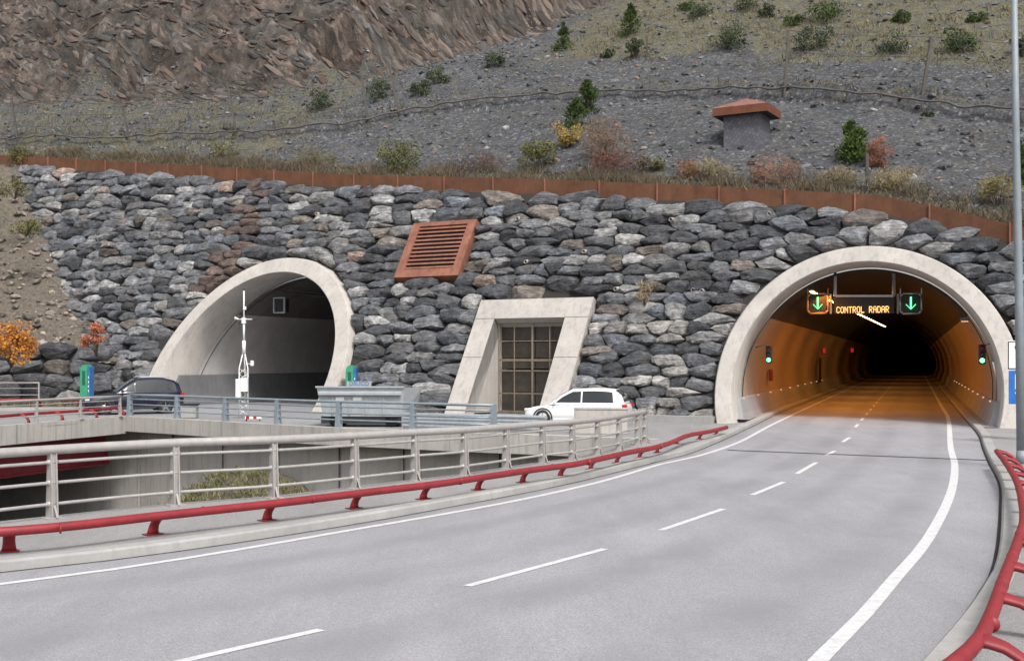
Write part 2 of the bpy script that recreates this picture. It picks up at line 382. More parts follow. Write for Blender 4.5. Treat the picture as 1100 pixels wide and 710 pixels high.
def at(px, py, z=0.0):                                   # photo pixel -> point on the level z
    y = F * (CH - z) / (py - HY); return Vector(((px - 550) / F * y, y, z))
def crom(P, step=0.5):
    P = [Vector(p) for p in P]; Q = [P[0] * 2 - P[1]] + P + [P[-1] * 2 - P[-2]]; out = []
    for i in range(1, len(Q) - 2):
        a, b, c, d = Q[i - 1:i + 3]; n = max(1, int((c - b).length / step))
        for k in range(n):
            t = k / n
            out.append(.5 * ((2 * b) + (c - a) * t + (2 * a - 5 * b + 4 * c - d) * t * t + (3 * b - a - 3 * c + d) * t ** 3))
    out.append(P[-1]); return out
def cum(P):
    L = [0]
    for a, b in zip(P, P[1:]): L.append(L[-1] + (b - a).length)
    return L
def along(P, L, s):
    s = min(max(s, 0), L[-1])
    for i in range(len(P) - 1):
        if s <= L[i + 1] + 1e-9:
            t = (s - L[i]) / max(1e-9, L[i + 1] - L[i]); return P[i].lerp(P[i + 1], t), (P[i + 1] - P[i]).normalized()
    return P[-1], (P[-1] - P[-2]).normalized()
def offs(P, d):                                          # offset to the left of travel
    out = []
    for i, p in enumerate(P):
        t = (P[min(i + 1, len(P) - 1)] - P[max(i - 1, 0)]); t.z = 0; t.normalize()
        out.append(p + Vector((-t.y, t.x, 0)) * d)
    return out
def setz(P, z): return [Vector((p.x, p.y, z)) for p in P]

# ------------------------------------------------------------------ wall frame of reference (s leftwards along the wall, h height, batter TB)
TH = R(29.2); TB = .62
P0 = Vector((13.74, 46, 0)); D = Vector((-math.cos(TH), math.sin(TH), 0)); N = Vector((math.sin(TH), math.cos(TH), 0))
SL = math.sqrt(1 + TB * TB)
OUTN = (-N + Vector((0, 0, TB))) / SL
UPV = (N * TB + Vector((0, 0, 1))) / SL
def wp(s, h, o=0): return P0 + D * s + N * (TB * h) + Vector((0, 0, h)) + OUTN * o
Hs = [-40, -24, -12, -5.2, -2.5, .4, 3.7, 10, 17, 26, 31, 40, 50, 63, 80, 110]
Hh = [2, 3, 5.2, 7.4, 8.3, 9.12, 9.6, 10.4, 11.25, 12.2, 12.7, 13.9, 15.2, 16.9, 19, 22]
def Hf(s): return np.interp(s, Hs, Hh)
AX1 = R(19.1); AX2 = R(24.9)
def ring_pts(c, r, zc, phi, n=64, off=0.0, zmin=-.05):
    a = Vector((math.sin(phi), math.cos(phi), 0)); p = Vector((math.cos(phi), -math.sin(phi), 0))
    NN = N - Vector((0, 0, TB)); t0 = math.asin(max(-1, (zmin - zc) / r)); out = []
    for i in range(n + 1):
        t = t0 + (math.pi - 2 * t0) * i / n
        Q = Vector(c) + p * (math.cos(t) * r) + Vector((0, 0, zc + math.sin(t) * r))
        k = -((Q - P0).dot(NN) + off * SL) / a.dot(NN); out.append(Q + a * k)
    return out
C1 = Vector((13.722, 46.0, 0)); C2 = Vector((-14.93, 62.0, 0))
def to_sh(p): q = Vector(p) - P0; return (q.dot(D), p.z)

# ------------------------------------------------------------------ road lines (plan curves)
def axp(c, phi, k, off): return Vector((c.x + math.sin(phi) * k + math.cos(phi) * off, c.y + math.cos(phi) * k - math.sin(phi) * off, 0))
kerbL = crom([Vector((-16, 7.2, 0)), Vector((-11, 11.3, 0))] + [at(*p) for p in ((0, 615), (186, 593), (370, 565), (509, 540), (610, 520), (710, 495), (750, 484), (804, 460))] + [axp(C1, AX1, k, -4.25) for k in (12, 30, 60, 100, 160)], 1.0)
lineL = crom([Vector((-15.4, 6.0, 0)), Vector((-10.4, 10.3, 0))] + [at(*p) for p in ((0, 628), (200, 600), (370, 571), (540, 541), (644, 518), (709, 499), (750, 490), (794, 475), (828, 457))] + [axp(C1, AX1, k, -3.45) for k in (14, 30, 60, 100, 160)], 1.0)
lineR = crom([Vector((-.6, 5.0, 0)), Vector((1.5, 8.1, 0))] + [at(*p) for p in ((888, 701), (927, 662), (962, 621), (997, 579), (1021, 531), (1025.6, 500.5), (1021, 479))] + [axp(C1, AX1, k, 3.5) for k in (8, 20, 40, 100, 160)], 1.0)
kerbR = crom([Vector((-.2, 5.0, 0)), Vector((2.6, 8.6, 0)), Vector((4.1, 11.0, 0)), Vector((5.16, 12.9, 0)), Vector((5.9, 14.3, 0)), Vector((6.95, 16.6, 0)), Vector((8.75, 20.8, 0)), Vector((10.45, 24.9, 0)), Vector((12.35, 30.1, 0)), Vector((14.1, 34.8, 0))] + [axp(C1, AX1, k, 4.2) for k in (-4, 6, 20, 60, 100, 160)], 1.0)

# ------------------------------------------------------------------ ground with the open pit
railL_px = [(56, 557), (188, 543), (294, 535), (381, 525), (446, 517), (499, 511), (544, 504), (583, 498), (615, 494), (642, 489), (665, 484), (685, 478), (693, 476)]
railL = [at(x, y, .12) for x, y in railL_px]
edge_near = [Vector((-19, 7.5, 0)), Vector((-13.5, 12.2, 0))] + [Vector((p.x, p.y, 0)) for p in railL]
edge_near_s = crom(edge_near, 1.0)
edge_near_o = offs(edge_near_s, .32)
slab = [Vector(p) for p in ((4.5, 36.9, 0), (2.67, 38.0, 0), (.5, 39.2, 0), (-1.94, 40.4, 0), (-4.3, 41.9, 0), (-6.9, 43.4, 0), (-9.7, 45.6, 0), (-12.5, 48.0, 0), (-15.2, 50.2, 0), (-17.1, 51.6, 0))]
slab_s = crom(slab, 1.0)
lb = [Vector((-17.1, 51.6, 0)), Vector((-19.4, 44.4, 0)), Vector((-23.5, 30, 0)), Vector((-32, 2, 0)), Vector((-36, -10, 0))]
hole = slab_s + lb[1:] + [Vector((-27, -10, 0))] + edge_near_o[:-1]
outer = [Vector((-600, -400, 0)), Vector((600, -400, 0)), Vector((600, 900, 0)), Vector((-600, 900, 0))]
tri = tessellate_polygon([outer, hole])
g = MB(); g.add(outer + hole, [tuple(t) for t in tri])
tag(g.build('ground', M['slabtop']), kind='structure')
# asphalt carriageway between the kerbs
n = 140
def resample(P, n):
    L = cum(P); return [along(P, L, L[-1] * i / (n - 1))[0] for i in range(n)]
kl = resample(kerbL, n); kr = resample(kerbR, n)
na = 9
RV = np.array([[(*(kl[i_].lerp(kr[i_], j_ / (na - 1)))[:2], .006) for j_ in range(na)] for i_ in range(n)]).reshape(-1, 3)
RU = np.array([[(kr[i_] - kl[i_]).length * 0 + 8.4 * j_ / (na - 1) for j_ in range(na)] for i_ in range(n)]).ravel()
RI = np.arange(n * na).reshape(n, na); RF = np.stack([RI[:-1, :-1], RI[:-1, 1:], RI[1:, 1:], RI[1:, :-1]], 2).reshape(-1, 4)
tag(npmesh('road', RV, RF, M['road'], attrs={'across': ('FLOAT', RU)}), kind='structure')
def kerb(P, side, w, h, name, mat):
    g = MB(); secs = []
    A = setz(P, 0); 
    prof = ((0, 0), (0.015, h - .03), (.045, h), (w - .01, h), (w, 0.0))
    rows = [setz(offs(A, side * o), z) for o, z in prof]
    secs = [[rows[j][i] for j in range(len(prof))] for i in range(len(A))]
    g.loft(secs, smooth=False); tag(g.build(name, mat), kind='structure')
kerb(kerbL, 1, .32, .15, 'kerb', M['kerb']); kerb(kerbR, -1, .3, .14, 'kerb', M['kerb'])
# dark joint at the foot of each kerb
for P, sgn in ((kerbL, -1), (kerbR, 1)):
    g = MB(); g.strip(setz(offs(P, sgn * .005), .011), setz(offs(P, sgn * .05), .011)); tag(g.build('gutter_joint', M['black']), kind='structure')
# pavements
kL = [p for p in kerbL if p.y < 47.5]
n2 = 60
a = resample(offs(kL, .31), n2); b = resample(edge_near_o + [Vector((5.2, 38.3, 0)), Vector((6.3, 41, 0)), Vector((7.4, 45.2, 0))], n2)
g = MB(); g.strip(setz(a, .125), setz(b, .125)); g.strip(setz(b, .125), setz(b, -.5)); tag(g.build('pavement', M['pave']), kind='structure')
kR = [p for p in kerbR if p.y < 44]
a = resample(offs(kR, -.29), n2); b = resample([p + Vector((5.5, -.5, 0)) for p in kR], n2)
g = MB(); g.strip(setz(a, .12), setz(b, .12)); tag(g.build('pavement', M['pave']), kind='structure')
# markings
def marking(P, w, z=.012, a0=0, a1=1e9):
    L = cum(P); q = [along(P, L, min(L[-1], a0 + (min(a1, L[-1]) - a0) * i / 8))[0] for i in range(9)] if a1 < 1e9 else P
    g = MB(); g.strip(setz(offs(q, w / 2), z), setz(offs(q, -w / 2), z)); return g
tag(marking(lineL, .14).build('road_marking', M['line']), kind='structure')
tag(marking(lineR, .17).build('road_marking', M['line']), kind='structure')
dash_px = [((190, 712), (345, 677)), ((502, 630), (650, 590)), ((710, 570), (777, 547)), ((808, 532), (842, 518)), ((856, 509), (877, 497)), ((888, 489), (897, 484.5)), ((905, 475), (913, 470)), ]
for p, q in dash_px:
    A, B = at(*p), at(*q)
    tag(marking([A, A.lerp(B, .5), B], .12).build('road_marking', M['line']), kind='structure')
for k in range(24):
    s0 = 0.5 + k * 5.2
    A, B = axp(C1, AX1, s0 - 1, -.12), axp(C1, AX1, s0 + 1.2, -.12)
    tag(marking([A, A.lerp(B, .5), B], .12).build('road_marking', M['line']), kind='structure')
g = MB(); A, B = at(782, 484), at(1062, 495)
g.strip([A + Vector((0, 0, .013)), B + Vector((0, 0, .013))], [A + Vector((0, .22, .013)), B + Vector((0, .22, .013))])
tag(g.build('expansion_joint', M['black']), kind='structure')
# pit: floor, earth bank, fascia, retaining walls
g = MB(); g.add([(-70, -40, -5.2), (20, -40, -5.2), (20, 60, -5.2), (-70, 60, -5.2)], [(0, 1, 2, 3)]); tag(g.build('pit_floor', M['earth']), kind='structure')
def wallthing(name, P, z0, z1, th, side, mat, label, cat):
    t = empty(name, P[len(P) // 2] + Vector((0, 0, z0)), label, cat)
    g = MB(); A = P; B = offs(P, side * th)
    secs = [[Vector((a.x, a.y, z0)), Vector((a.x, a.y, z1)), Vector((b.x, b.y, z1)), Vector((b.x, b.y, z0))] for a, b in zip(A, B)]
    g.loft(secs, close=True, smooth=False, cap=True); g.build('wall_face', mat, t); return t
sl_out = offs(slab_s, .12)
t = wallthing('concrete_edge_beam', sl_out, -.52, .14, .5, -1, M['fascia'], 'long pale concrete edge beam under the blue grey railing above the pit', 'edge beam')
rw = offs(slab_s, -.75)
rw = [rw[0] + Vector((2, -.8, 0))] + rw
t = wallthing('retaining_wall', rw, -5.3, -.03, .4, -1, M['concw'], 'pale concrete retaining wall of the pit below the edge beam', 'retaining wall')
g = MB()
for k in range(3, len(rw) - 1, 3):
    g.tube([rw[k] + Vector((-.05, -.05, -.1)), rw[k] + Vector((-.05, -.05, -3.4))], .03, 6)
g.build('drain_line', M['steel'], t)
wallthing('concrete_abutment', [Vector((-16.9, 52.6, 0)), Vector((-22, 55.2, 0)), Vector((-40, 60, 0))], -5.3, -.03, .4, -1, M['concw'], 'shaded concrete abutment at the end of the underpass beneath the left bridge', 'abutment')
wallthing('retaining_wall', [Vector((-16.9, 52.55, 0)), Vector((-17.8, 54.2, 0))], -5.3, -.03, .3, -1, M['concw'], 'short return of the retaining wall at the mouth of the dark underpass', 'retaining wall')
lbs = crom(lb, 2.0)
t = wallthing('bridge_deck', offs(lbs, .02), -.62, .14, .45, -1, M['fascia'], 'concrete edge of the left bridge deck with its dark red girder', 'bridge deck')
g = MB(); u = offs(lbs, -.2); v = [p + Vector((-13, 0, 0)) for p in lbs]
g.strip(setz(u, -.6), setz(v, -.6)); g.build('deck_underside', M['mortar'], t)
g = MB()
for off_ in (-1.3, -4.6, -7.9):
    P = lbs; A = offs(P, off_); B = offs(P, off_ + .4)
    q = offs(P, off_ + .2)
    secs = [[Vector((a.x, a.y, -2.0)), Vector((a.x, a.y, -1.95)), Vector((m_.x, m_.y, -1.95)), Vector((m_.x, m_.y, -.63)), Vector((m_.x - .05, m_.y, -.63)), Vector((m_.x - .05, m_.y, -1.95)), Vector((b.x, b.y, -1.95)), Vector((b.x, b.y, -2.0))] for a, b, m_ in zip(A, B, q)]
    g.loft(secs, close=True, smooth=False, cap=True)
g.build('girder', M['girder'], t)
# bank of earth and grass against the retaining wall
def tufts(P, hmin, hmax, blades=5, spread=.12, wid=.03, lean=.35):
    """grass blades at points P (n,3)"""
    n = len(P); k = blades
    base = np.repeat(P, k, 0) + np.c_[rng.normal(0, spread, (n * k, 2)), np.zeros(n * k)]
    hgt = rng.uniform(hmin, hmax, n * k); ang = rng.uniform(0, 2 * np.pi, n * k)
    sx = np.cos(ang) * wid; sy = np.sin(ang) * wid
    tip = base + np.c_[rng.normal(0, lean, n * k) * hgt, rng.normal(0, lean, n * k) * hgt, hgt]
    V = np.stack([base - np.c_[sx, sy, np.zeros(n * k)], base + np.c_[sx, sy, np.zeros(n * k)], tip], 1).reshape(-1, 3)
    Fc = np.arange(len(V)).reshape(-1, 3)
    tint = np.repeat(rng.random(n * k), 3)
    return V, Fc, {'tint': ('FLOAT', tint)}
M['grassy'] = leafmat('dry_grass', (.07, .064, .038), (.23, .205, .13)); M['grassg'] = leafmat('green_grass', (.07, .078, .03), (.24, .22, .11))
gx, gy = np.meshgrid(np.linspace(-18, -2, 50), np.linspace(32, 51, 50), indexing='ij')
bank_c = np.exp(-(((gx + 10.0) / 5.0) ** 2)) 
dist = (gx - -17.1) * .0
def slab_y(x): return np.interp(x, [p.x for p in reversed(slab)], [p.y for p in reversed(slab)])
dw = slab_y(gx) - gy
gz = -5.25 + np.clip(3.5 * bank_c * np.exp(-(np.clip(dw - .5, 0, 99) / 4.5) ** 2) + fbm(gx * .8, gy * .8, 4, 3) * .5, 0, 9)
V = np.stack([gx, gy, gz], 2).reshape(-1, 3); idx = np.arange(2500).reshape(50, 50)
Fc = np.stack([idx[:-1, :-1], idx[1:, :-1], idx[1:, 1:], idx[:-1, 1:]], 2).reshape(-1, 4)
keep = (dw.reshape(-1)[Fc].mean(1) > -.9); 
tag(npmesh('earth_bank', V, Fc[keep], M['earth'], smooth=True), kind='structure')
sel = np.where((gz.reshape(-1) > -4.9) & (dw.reshape(-1) > .6))[0]
pp = V[rng.choice(sel, 5200)] + np.c_[rng.normal(0, .25, (5200, 2)), np.zeros(5200)]
Vt, Ft, At = tufts(pp, .08, .32, 4, .15, .02, .6)
tag(npmesh('grass', Vt, Ft, M['grassg'], attrs=At), 'yellow green grass on the bank inside the pit', 'grass', kind='stuff')

# ------------------------------------------------------------------ stone facing
def ico(sub):
    import bmesh
    bm = bmesh.new(); bmesh.ops.create_icosphere(bm, subdivisions=sub, radius=1)
    V = np.array([v.co[:] for v in bm.verts]); Fc = np.array([[v.index for v in f.verts] for f in bm.faces]); bm.free(); return V, Fc
ICO_S = ico(3); ICO_XS = ico(1)
def seg_near(poly, p):
    """nearest point on closed polygon (k,2) to p"""
    a = poly; b = np.roll(poly, -1, 0); ab = b - a; t = np.clip(((p - a) * ab).sum(1) / np.maximum((ab ** 2).sum(1), 1e-9), 0, 1)
    q = a + ab * t[:, None]; d = np.hypot(*(q - p).T); i = d.argmin(); return q[i], d[i]
def inside(poly, p):
    x, y = p; c = False; k = len(poly)
    for i in range(k):
        x1, y1 = poly[i]; x2, y2 = poly[i - 1]
        if (y1 > y) != (y2 > y) and x < (x2 - x1) * (y - y1) / (y2 - y1) + x1: c = not c
    return c
def stone_colours(n):
    pal = np.array([(.085, .087, .093), (.05, .052, .057), (.12, .122, .128), (.19, .188, .185), (.29, .28, .265), (.125, .108, .095), (.17, .125, .105), (.10, .108, .122)])
    w = np.array([.24, .18, .26, .19, .025, .06, .012, .08]); w /= w.sum()
    pal = pal * 1.3
    c = pal[rng.choice(len(pal), n, p=w)] * rng.uniform(.65, 1.4, (n, 1))
    return c
def build_stones(seeds, extra, frame, depth, ico_, gap, colours, shrink_p=70):
    """seeds (n,2) in metres (along, up-slope); extra[i]=list of 2D (point, normal) clips; frame (u,v,w)->world arrays"""
    V0, F0 = ico_; nv = len(V0); n = len(seeds); Sx = .40
    S = seeds * [Sx, 1]; allV = []; allC = []; allF = []
    for i in range(n):
        d = S - S[i]; dd = (d ** 2).sum(1); nb = np.argsort(dd)[1:11]
        pl = []
        for j in nb:
            nn = d[j]; L = np.hypot(*nn); nn = nn / L
            # half plane in metric space -> real space
            nr = np.array([nn[0] * Sx, nn[1]]); k = np.hypot(*nr); dist = L / 2 / k
            nx_, ny_ = nr[0] / k, nr[1] / k; ja = rng.normal(0, .13); nx_, ny_ = nx_ * math.cos(ja) - ny_ * math.sin(ja), nx_ * math.sin(ja) + ny_ * math.cos(ja)
            tilt = .55 * ny_ if ny_ > 0 else .38 * ny_
            pl.append((nx_, ny_, tilt + rng.normal(0, .16), max(.05, dist - gap * rng.uniform(.2, 1.8))))
        for (q, nn) in extra[i]:
            pl.append((nn[0], nn[1], 0, max(.06, float(np.dot(np.array(q) - seeds[i], nn)) - .02)))
        # flatten the upper and lower bounds a little, as laid stones are
        thick = depth * rng.uniform(.6, 1.5)
        for q_ in range(8):
            a = rng.uniform(0, 2 * np.pi); tl = rng.uniform(.0, .3) if q_ == 0 else rng.uniform(.5, 1.5)
            nn = np.array([math.cos(a) * tl * .6, math.sin(a) * tl, 1]); nn /= np.linalg.norm(nn)
            pl.append((*nn, nn[2] * thick * rng.uniform(.8, 1.05) + (0 if q_ == 0 else rng.uniform(.55, 1.0) * (abs(nn[0]) * .55 + abs(nn[1]) * .24))))
        pl.append((0, 0, -1, depth * 1.1))
        A = np.array(pl); An = A[:, :3] / np.linalg.norm(A[:, :3], axis=1, keepdims=True)
        g_ = np.clip(V0 @ An.T, 0, None) / A[:, 3]
        r = (g_ ** shrink_p).sum(1) ** (-1.0 / shrink_p)
        # surface relief
        P = V0 * r[:, None]
        ph = rng.uniform(0, 50, 2)
        rel = fbm(P[:, 0] * 2.2 + ph[0], P[:, 1] * 5 + P[:, 2] * 3 + ph[1], 4, int(ph[0])) * .17 + fbm(P[:, 0] * 7 + ph[1], P[:, 1] * 14 + P[:, 2] * 8 + ph[0], 3, 5) * .10
        P = P + V0 * rel[:, None] * np.array([.7, .8, 1.0])
        allV.append(P + np.array([seeds[i, 0], seeds[i, 1], 0])); allF.append(F0 + i * nv)
        allC.append(np.repeat(np.r_[colours[i], 1][None], nv, 0))
    P = np.concatenate(allV); return frame(P), np.concatenate(allF), np.concatenate(allC)
def wall_frame(P):
    return np.array(P0)[None] + P[:, :1] * np.array(D) + (P[:, 1:2]) * np.array(UPV) + P[:, 2:3] * np.array(OUTN)
ring1 = ring_pts(C1, 5.95, 1.58, AX1); ring2 = ring_pts(C2, 6.75, 1.68, AX2)
def polyu(pts): return np.array([(to_sh(p)[0], to_sh(p)[1] * SL) for p in pts])
door_o = np.array([(13.05, -.2), (19.25, -.2), (19.25, 5.45 * SL), (13.05, 5.45 * SL)])
louv_o = np.array([(21.1, 6.8 * SL), (25.1, 6.8 * SL), (25.1, 9.85 * SL), (21.1, 9.85 * SL)])
polys = [polyu(ring1), polyu(ring2), door_o, louv_o]
seeds = []
row = 0; dv = .55
for k in range(82):
    s = -16 + rng.uniform(0, 1)
    while s < 72:
        w = rng.choice([.65, 1.05, 1.5, 2.1], p=[.2, .32, .32, .16]) * rng.uniform(.85, 1.2)
        c = s + w / 2; H = float(Hf(c)) * SL
        v = dv * (k + .5) + .05 * max(0, c) * (dv * k / 14) * .55 + fbm(c * .25, k * .7, 2, 9) * .4 + rng.normal(0, .07)
        s += w
        if v > H - (.6 if c < 1 else .3) or v < .1: continue
        # left end vanishes under the side slope
        if c > np.interp(v / SL, [0, 3.2, 4.7, 7.8, 11.2, 16.9], [41.5, 44, 48, 52.4, 57, 65]): continue
        if rng.random() < .05: continue
        p = np.array([c, v]); bad = False
        for pg in polys:
            q, dd = seg_near(pg, p)
            if inside(pg, p) or dd < .28: bad = True; break
        if not bad: seeds.append(p)
seeds = np.array(seeds); extra = []
for p in seeds:
    ex = []
    for pg in polys:
        q, dd = seg_near(pg, p)
        if dd < 1.6 and dd > 1e-3: ex.append((q - (q - p) / dd * .10, (q - p) / dd))
    H = float(Hf(p[0])) * SL
    if H - p[1] < 1.7: ex.append(((p[0], H - .02), (0, 1)))
    if p[1] < .8: ex.append(((p[0], -.05), (0, -1)))
    extra.append(ex)
sc = stone_colours(len(seeds))
redz = np.exp(-((seeds[:, 0] - 38) / 1.1) ** 2) > rng.random(len(seeds)) * 1.1
sc[redz] = np.array([.14, .10, .085]) * rng.uniform(.7, 1.1, (redz.sum(), 1))
low = (seeds[:, 0] < 14) & (seeds[:, 1] < 5) & (rng.random(len(seeds)) < .4); sc[low] = np.array([.3, .285, .265]) * rng.uniform(.7, 1.25, (low.sum(), 1))
stonewall = empty('stone_wall', wp(20, 0), 'tall leaning wall of rough dark boulders around both tunnel mouths', 'stone wall')
V, Fc, Cc = build_stones(seeds, extra, wall_frame, .36, ICO_S, .024, sc)
npmesh('boulders', V, Fc, M['stone'], stonewall, smooth=False, attrs={'stone_col': ('FLOAT_COLOR', Cc)}, off=stonewall.location)
# mortar backing with the openings left out
inner_polys = [polyu(ring_pts(C1, 5.6, 1.58, AX1)), polyu(ring_pts(C2, 6.3, 1.68, AX2)), np.array([(13.7, -.5), (18.7, -.5), (18.7, 5.0 * SL), (13.7, 5.0 * SL)])]
ss = np.arange(-40, 80.1, .5); nvv = 48
BV = []; idx = {}
for i, s in enumerate(ss):
    H = float(Hf(s)) * SL
    for j in range(nvv): BV.append((s, H * j / (nvv - 1), -.12))
BV = np.array(BV); ii = np.arange(len(BV)).reshape(len(ss), nvv)
BF = np.stack([ii[:-1, :-1], ii[1:, :-1], ii[1:, 1:], ii[:-1, 1:]], 2).reshape(-1, 4)
cen = BV[BF].mean(1)[:, :2]
keep = np.array([not any(inside(pg, c) for pg in inner_polys) for c in cen])
npmesh('mortar', wall_frame(BV), BF[keep], M['mortar'], stonewall, off=stonewall.location)
# weep-hole pipes
def wall_at(px, py):
    d = Vector(((px - 550) / F, 1, -(py - HY) / F)); NN = N - Vector((0, 0, TB)); o = Vector((0, 0, CH))
    return o + d * ((P0 - o).dot(NN) / d.dot(NN))
for px, py in ((724, 236), (665, 310), (748, 311), (718, 363), (829, 230), (631, 270), (569, 281), (448, 423), (757, 312), (345, 230), (560, 235)):
    p = wall_at(px, py); g = MB(); a_ = p + Vector((0, 0, 0)); dr = (-N + Vector((0, 0, -.1))).normalized()
    k = 12; x = D; y = dr.cross(x).normalized(); secs = []
    for (r_, o_) in ((.1, -.1), (.1, .46), (.075, .46), (.075, .1)):
        secs.append([a_ + dr * o_ + (x * math.cos(2 * math.pi * i / k) + y * math.sin(2 * math.pi * i / k)) * r_ for i in range(k)])
    g.loft(secs, close=True); g.build('drain_pipe', M['pipe'], stonewall)
# kerb stone along the wall foot
g = MB(); A = [wp(s, 0, .35) for s in np.linspace(5.9, 13, 8)]
secs = [[Vector((p.x, p.y, 0)), Vector((p.x, p.y, .28)), Vector((p.x, p.y, .28)) + N * .5, Vector((p.x, p.y, 0)) + N * .5] for p in [a - N * .35 for a in A]]
g.loft(secs, close=True, smooth=False, cap=True); g.build('foot_beam', M['kerb'], stonewall)

# low boulder wall at the left
A0, A1 = Vector((-22.6, 64.4, .25)), Vector((-48, 60.5, .25))
d2 = (A1 - A0).normalized(); n2v = Vector((-d2.y, d2.x, 0)); n2v = n2v if n2v.y > 0 else -n2v
up2 = (n2v * .45 + Vector((0, 0, 1))).normalized(); out2 = (-n2v + Vector((0, 0, .45))).normalized()
seeds2 = []
for k in range(4):
    s = .2 + rng.uniform(0, .4)
    while s < 27:
        w = rng.uniform(.9, 2.1); seeds2.append((s + w / 2, .42 + k * .85 + rng.normal(0, .12))); s += w
seeds2 = np.array(seeds2); ex2 = [[((p[0], 0), (0, -1))] if p[1] < .7 else [] for p in seeds2]
for e_, p in zip(ex2, seeds2):
    if p[0] < 1.6: e_.append(((-.3, p[1]), (-1, 0)))
    if p[1] > 2.7: e_.append(((p[0], 3.5), (0, 1)))
def fr2(P): return np.array(A0)[None] + P[:, :1] * np.array(d2) + P[:, 1:2] * np.array(up2) + P[:, 2:3] * np.array(out2)
V, Fc, Cc = build_stones(seeds2, ex2, fr2, .42, ICO_S, .05, stone_colours(len(seeds2)) * .8)
lowwall = empty('boulder_wall', A0 + d2 * 10, 'low wall of big dark boulders below the soil slope at the left', 'boulder wall')
npmesh('boulders', V, Fc, M['stone'], lowwall, attrs={'stone_col': ('FLOAT_COLOR', Cc)}, off=lowwall.location)
g = MB(); q = [A0 + d2 * .9 + out2 * -.15, A1 - out2 * .15]; g.add([q[0], q[1], q[1] + up2 * 3.3, q[0] + up2 * 3.3], [(0, 1, 2, 3)]); g.build('mortar', M['mortar'], lowwall)
# verge in front of it
g = MB(); vx = np.linspace(0, 1, 30)
rowsv = []
for t_ in (0, .3, .6, 1):
    rowsv.append([A0.lerp(A1, x) + Vector((0, .4, 0)) - n2v * (3.6 * t_) + Vector((0, 0, (.15 - .36 * t_) + .12 * float(fbm(x * 20, t_ * 3, 3)))) for x in vx])
g.loft([[rowsv[j][i] for j in range(4)] for i in range(30)]); tag(g.build('verge', M['earth']), kind='structure')
P_ = np.array([rowsv[0][0]]) * 0
pts_ = []
for _ in range(900):
    x = rng.random(); t_ = rng.random() * .8; q = A0.lerp(A1, x) + Vector((0, .4, 0)) - n2v * (3.6 * t_); pts_.append((q.x, q.y, .25 + .15 - .36 * t_ - .03))
Vt, Ft, At = tufts(np.array(pts_), .1, .4, 4, .15, .03)
tag(npmesh('grass', Vt, Ft, M['grassy'], attrs=At), 'dry grass on the verge below the low boulder wall', 'grass', kind='stuff')

# ------------------------------------------------------------------ hillside
ledge_sw = [(-40, 13.5), (-3.2, 13.4), (0, 13.5), (3.5, 14.2), (8.6, 14.7), (15.5, 15.5), (21, 14.8), (26.4, 14.5), (31.3, 13.5), (35.6, 12.0), (38.8, 9.4), (44.5, 8.4), (52.7, 7.0), (62, 5.6), (72.5, 4.5), (110, 4)]
def ledge_w(s): return np.interp(s, [a for a, b in ledge_sw], [b for a, b in ledge_sw])
cliff_sw = [(-40, 300), (5, 100), (20, 52), (30, 34), (35.2, 25.8), (38.7, 22.1), (40.7, 19.7), (44.2, 16.9), (47.4, 14.9), (54.4, 13.7), (65, 13.1), (120, 13.2)]
def cliff_w(s): return np.interp(s, [a for a, b in cliff_sw], [b for a, b in cliff_sw])
def hill_g(s, w):
    s = np.asarray(s, float); w = np.asarray(w, float)
    z = np.where(w < 6, np.interp(w, [-1, 0, 2, 6], [.55, .58, .95, 3.04]), .4 + (w - 1.6) * .60)
    lw = ledge_w(s); dwl = w - lw
    # a small step at the ledge: steep drop just below, flatter shelf above
    dwl = dwl + fbm(s * .8, w * 0, 3, 19) * .3
    st_ = .45 + .4 * fbm(s * .3, w * 0 + 3, 3, 18)
    z = z - st_ * np.clip((dwl + 1.6) / 1.5, 0, 1) + 2 * st_ * np.clip((dwl + .12) / .2, 0, 1) - st_ * np.clip((dwl - .2) / 3.0, 0, 1)
    cw = cliff_w(s); e = np.clip(w - cw, 0, None)
    z = z + e * .55 * np.clip(e / 5, 0, 1)
    q = s * .2 - w * .98; q = q + fbm(s * .12, w * .12, 3, 12) * 1.6; al = s * .98 + w * .2
    def terr(u, m): f_ = u / m; k = np.floor(f_); return (k + np.clip((f_ - k) * 3.2 - 1.1, 0, 1)) * m
    rough = terr(q * 1.0 + fbm(q * .5, al * .1, 4, 21) * 5, 2.1) * .5 - q * .5 + terr(fbm(q * .35, al * .08, 4, 23) * 9, .7) * .55 + terr(fbm(q * .9, al * .25, 3, 25) * 3, .3) * .6 + fbm(q * 2.6, al * .8, 3, 28) * .55 + np.abs(fbm(s * .2, w * .2, 4, 29)) * 3
    z = z + rough * np.clip(e / 4, 0, 1)
    z = z + fbm(s * .12, w * .12, 4, 4) * 1.3 * np.clip(w / 8, 0, 1) + fbm(s * .9, w * .9, 4, 6) * .28 * np.clip(w / 1.5, 0.3, 1)
    return z
def hill_p(s, w):
    s = np.asarray(s, float); w = np.asarray(w, float); H = Hf(s)
    z = H - .1 + hill_g(s, w)
    b = np.array(P0)[None] + s[..., None].reshape(-1, 1) * np.array(D)[None] + (TB * H + w).reshape(-1, 1) * np.array(N)[None]
    b[:, 2] = z.reshape(-1); return b
sv_ = np.concatenate([np.arange(-40, -10, 1.0), np.arange(-10, 80, .33), np.arange(80, 125, 1.5)])
wv_ = np.concatenate([[.17], np.arange(.3, 3, .3), np.arange(3, 45, .33), np.arange(45, 100, .7), np.arange(100, 190, 3)])
Sg, Wg = np.meshgrid(sv_, wv_, indexing='ij'); HP = hill_p(Sg.ravel(), Wg.ravel())
e = Wg - cliff_w(Sg)
z_r = 1 / (1 + np.exp(-(e + fbm(Sg * .3, Wg * .3, 4, 31) * 9) / .8))
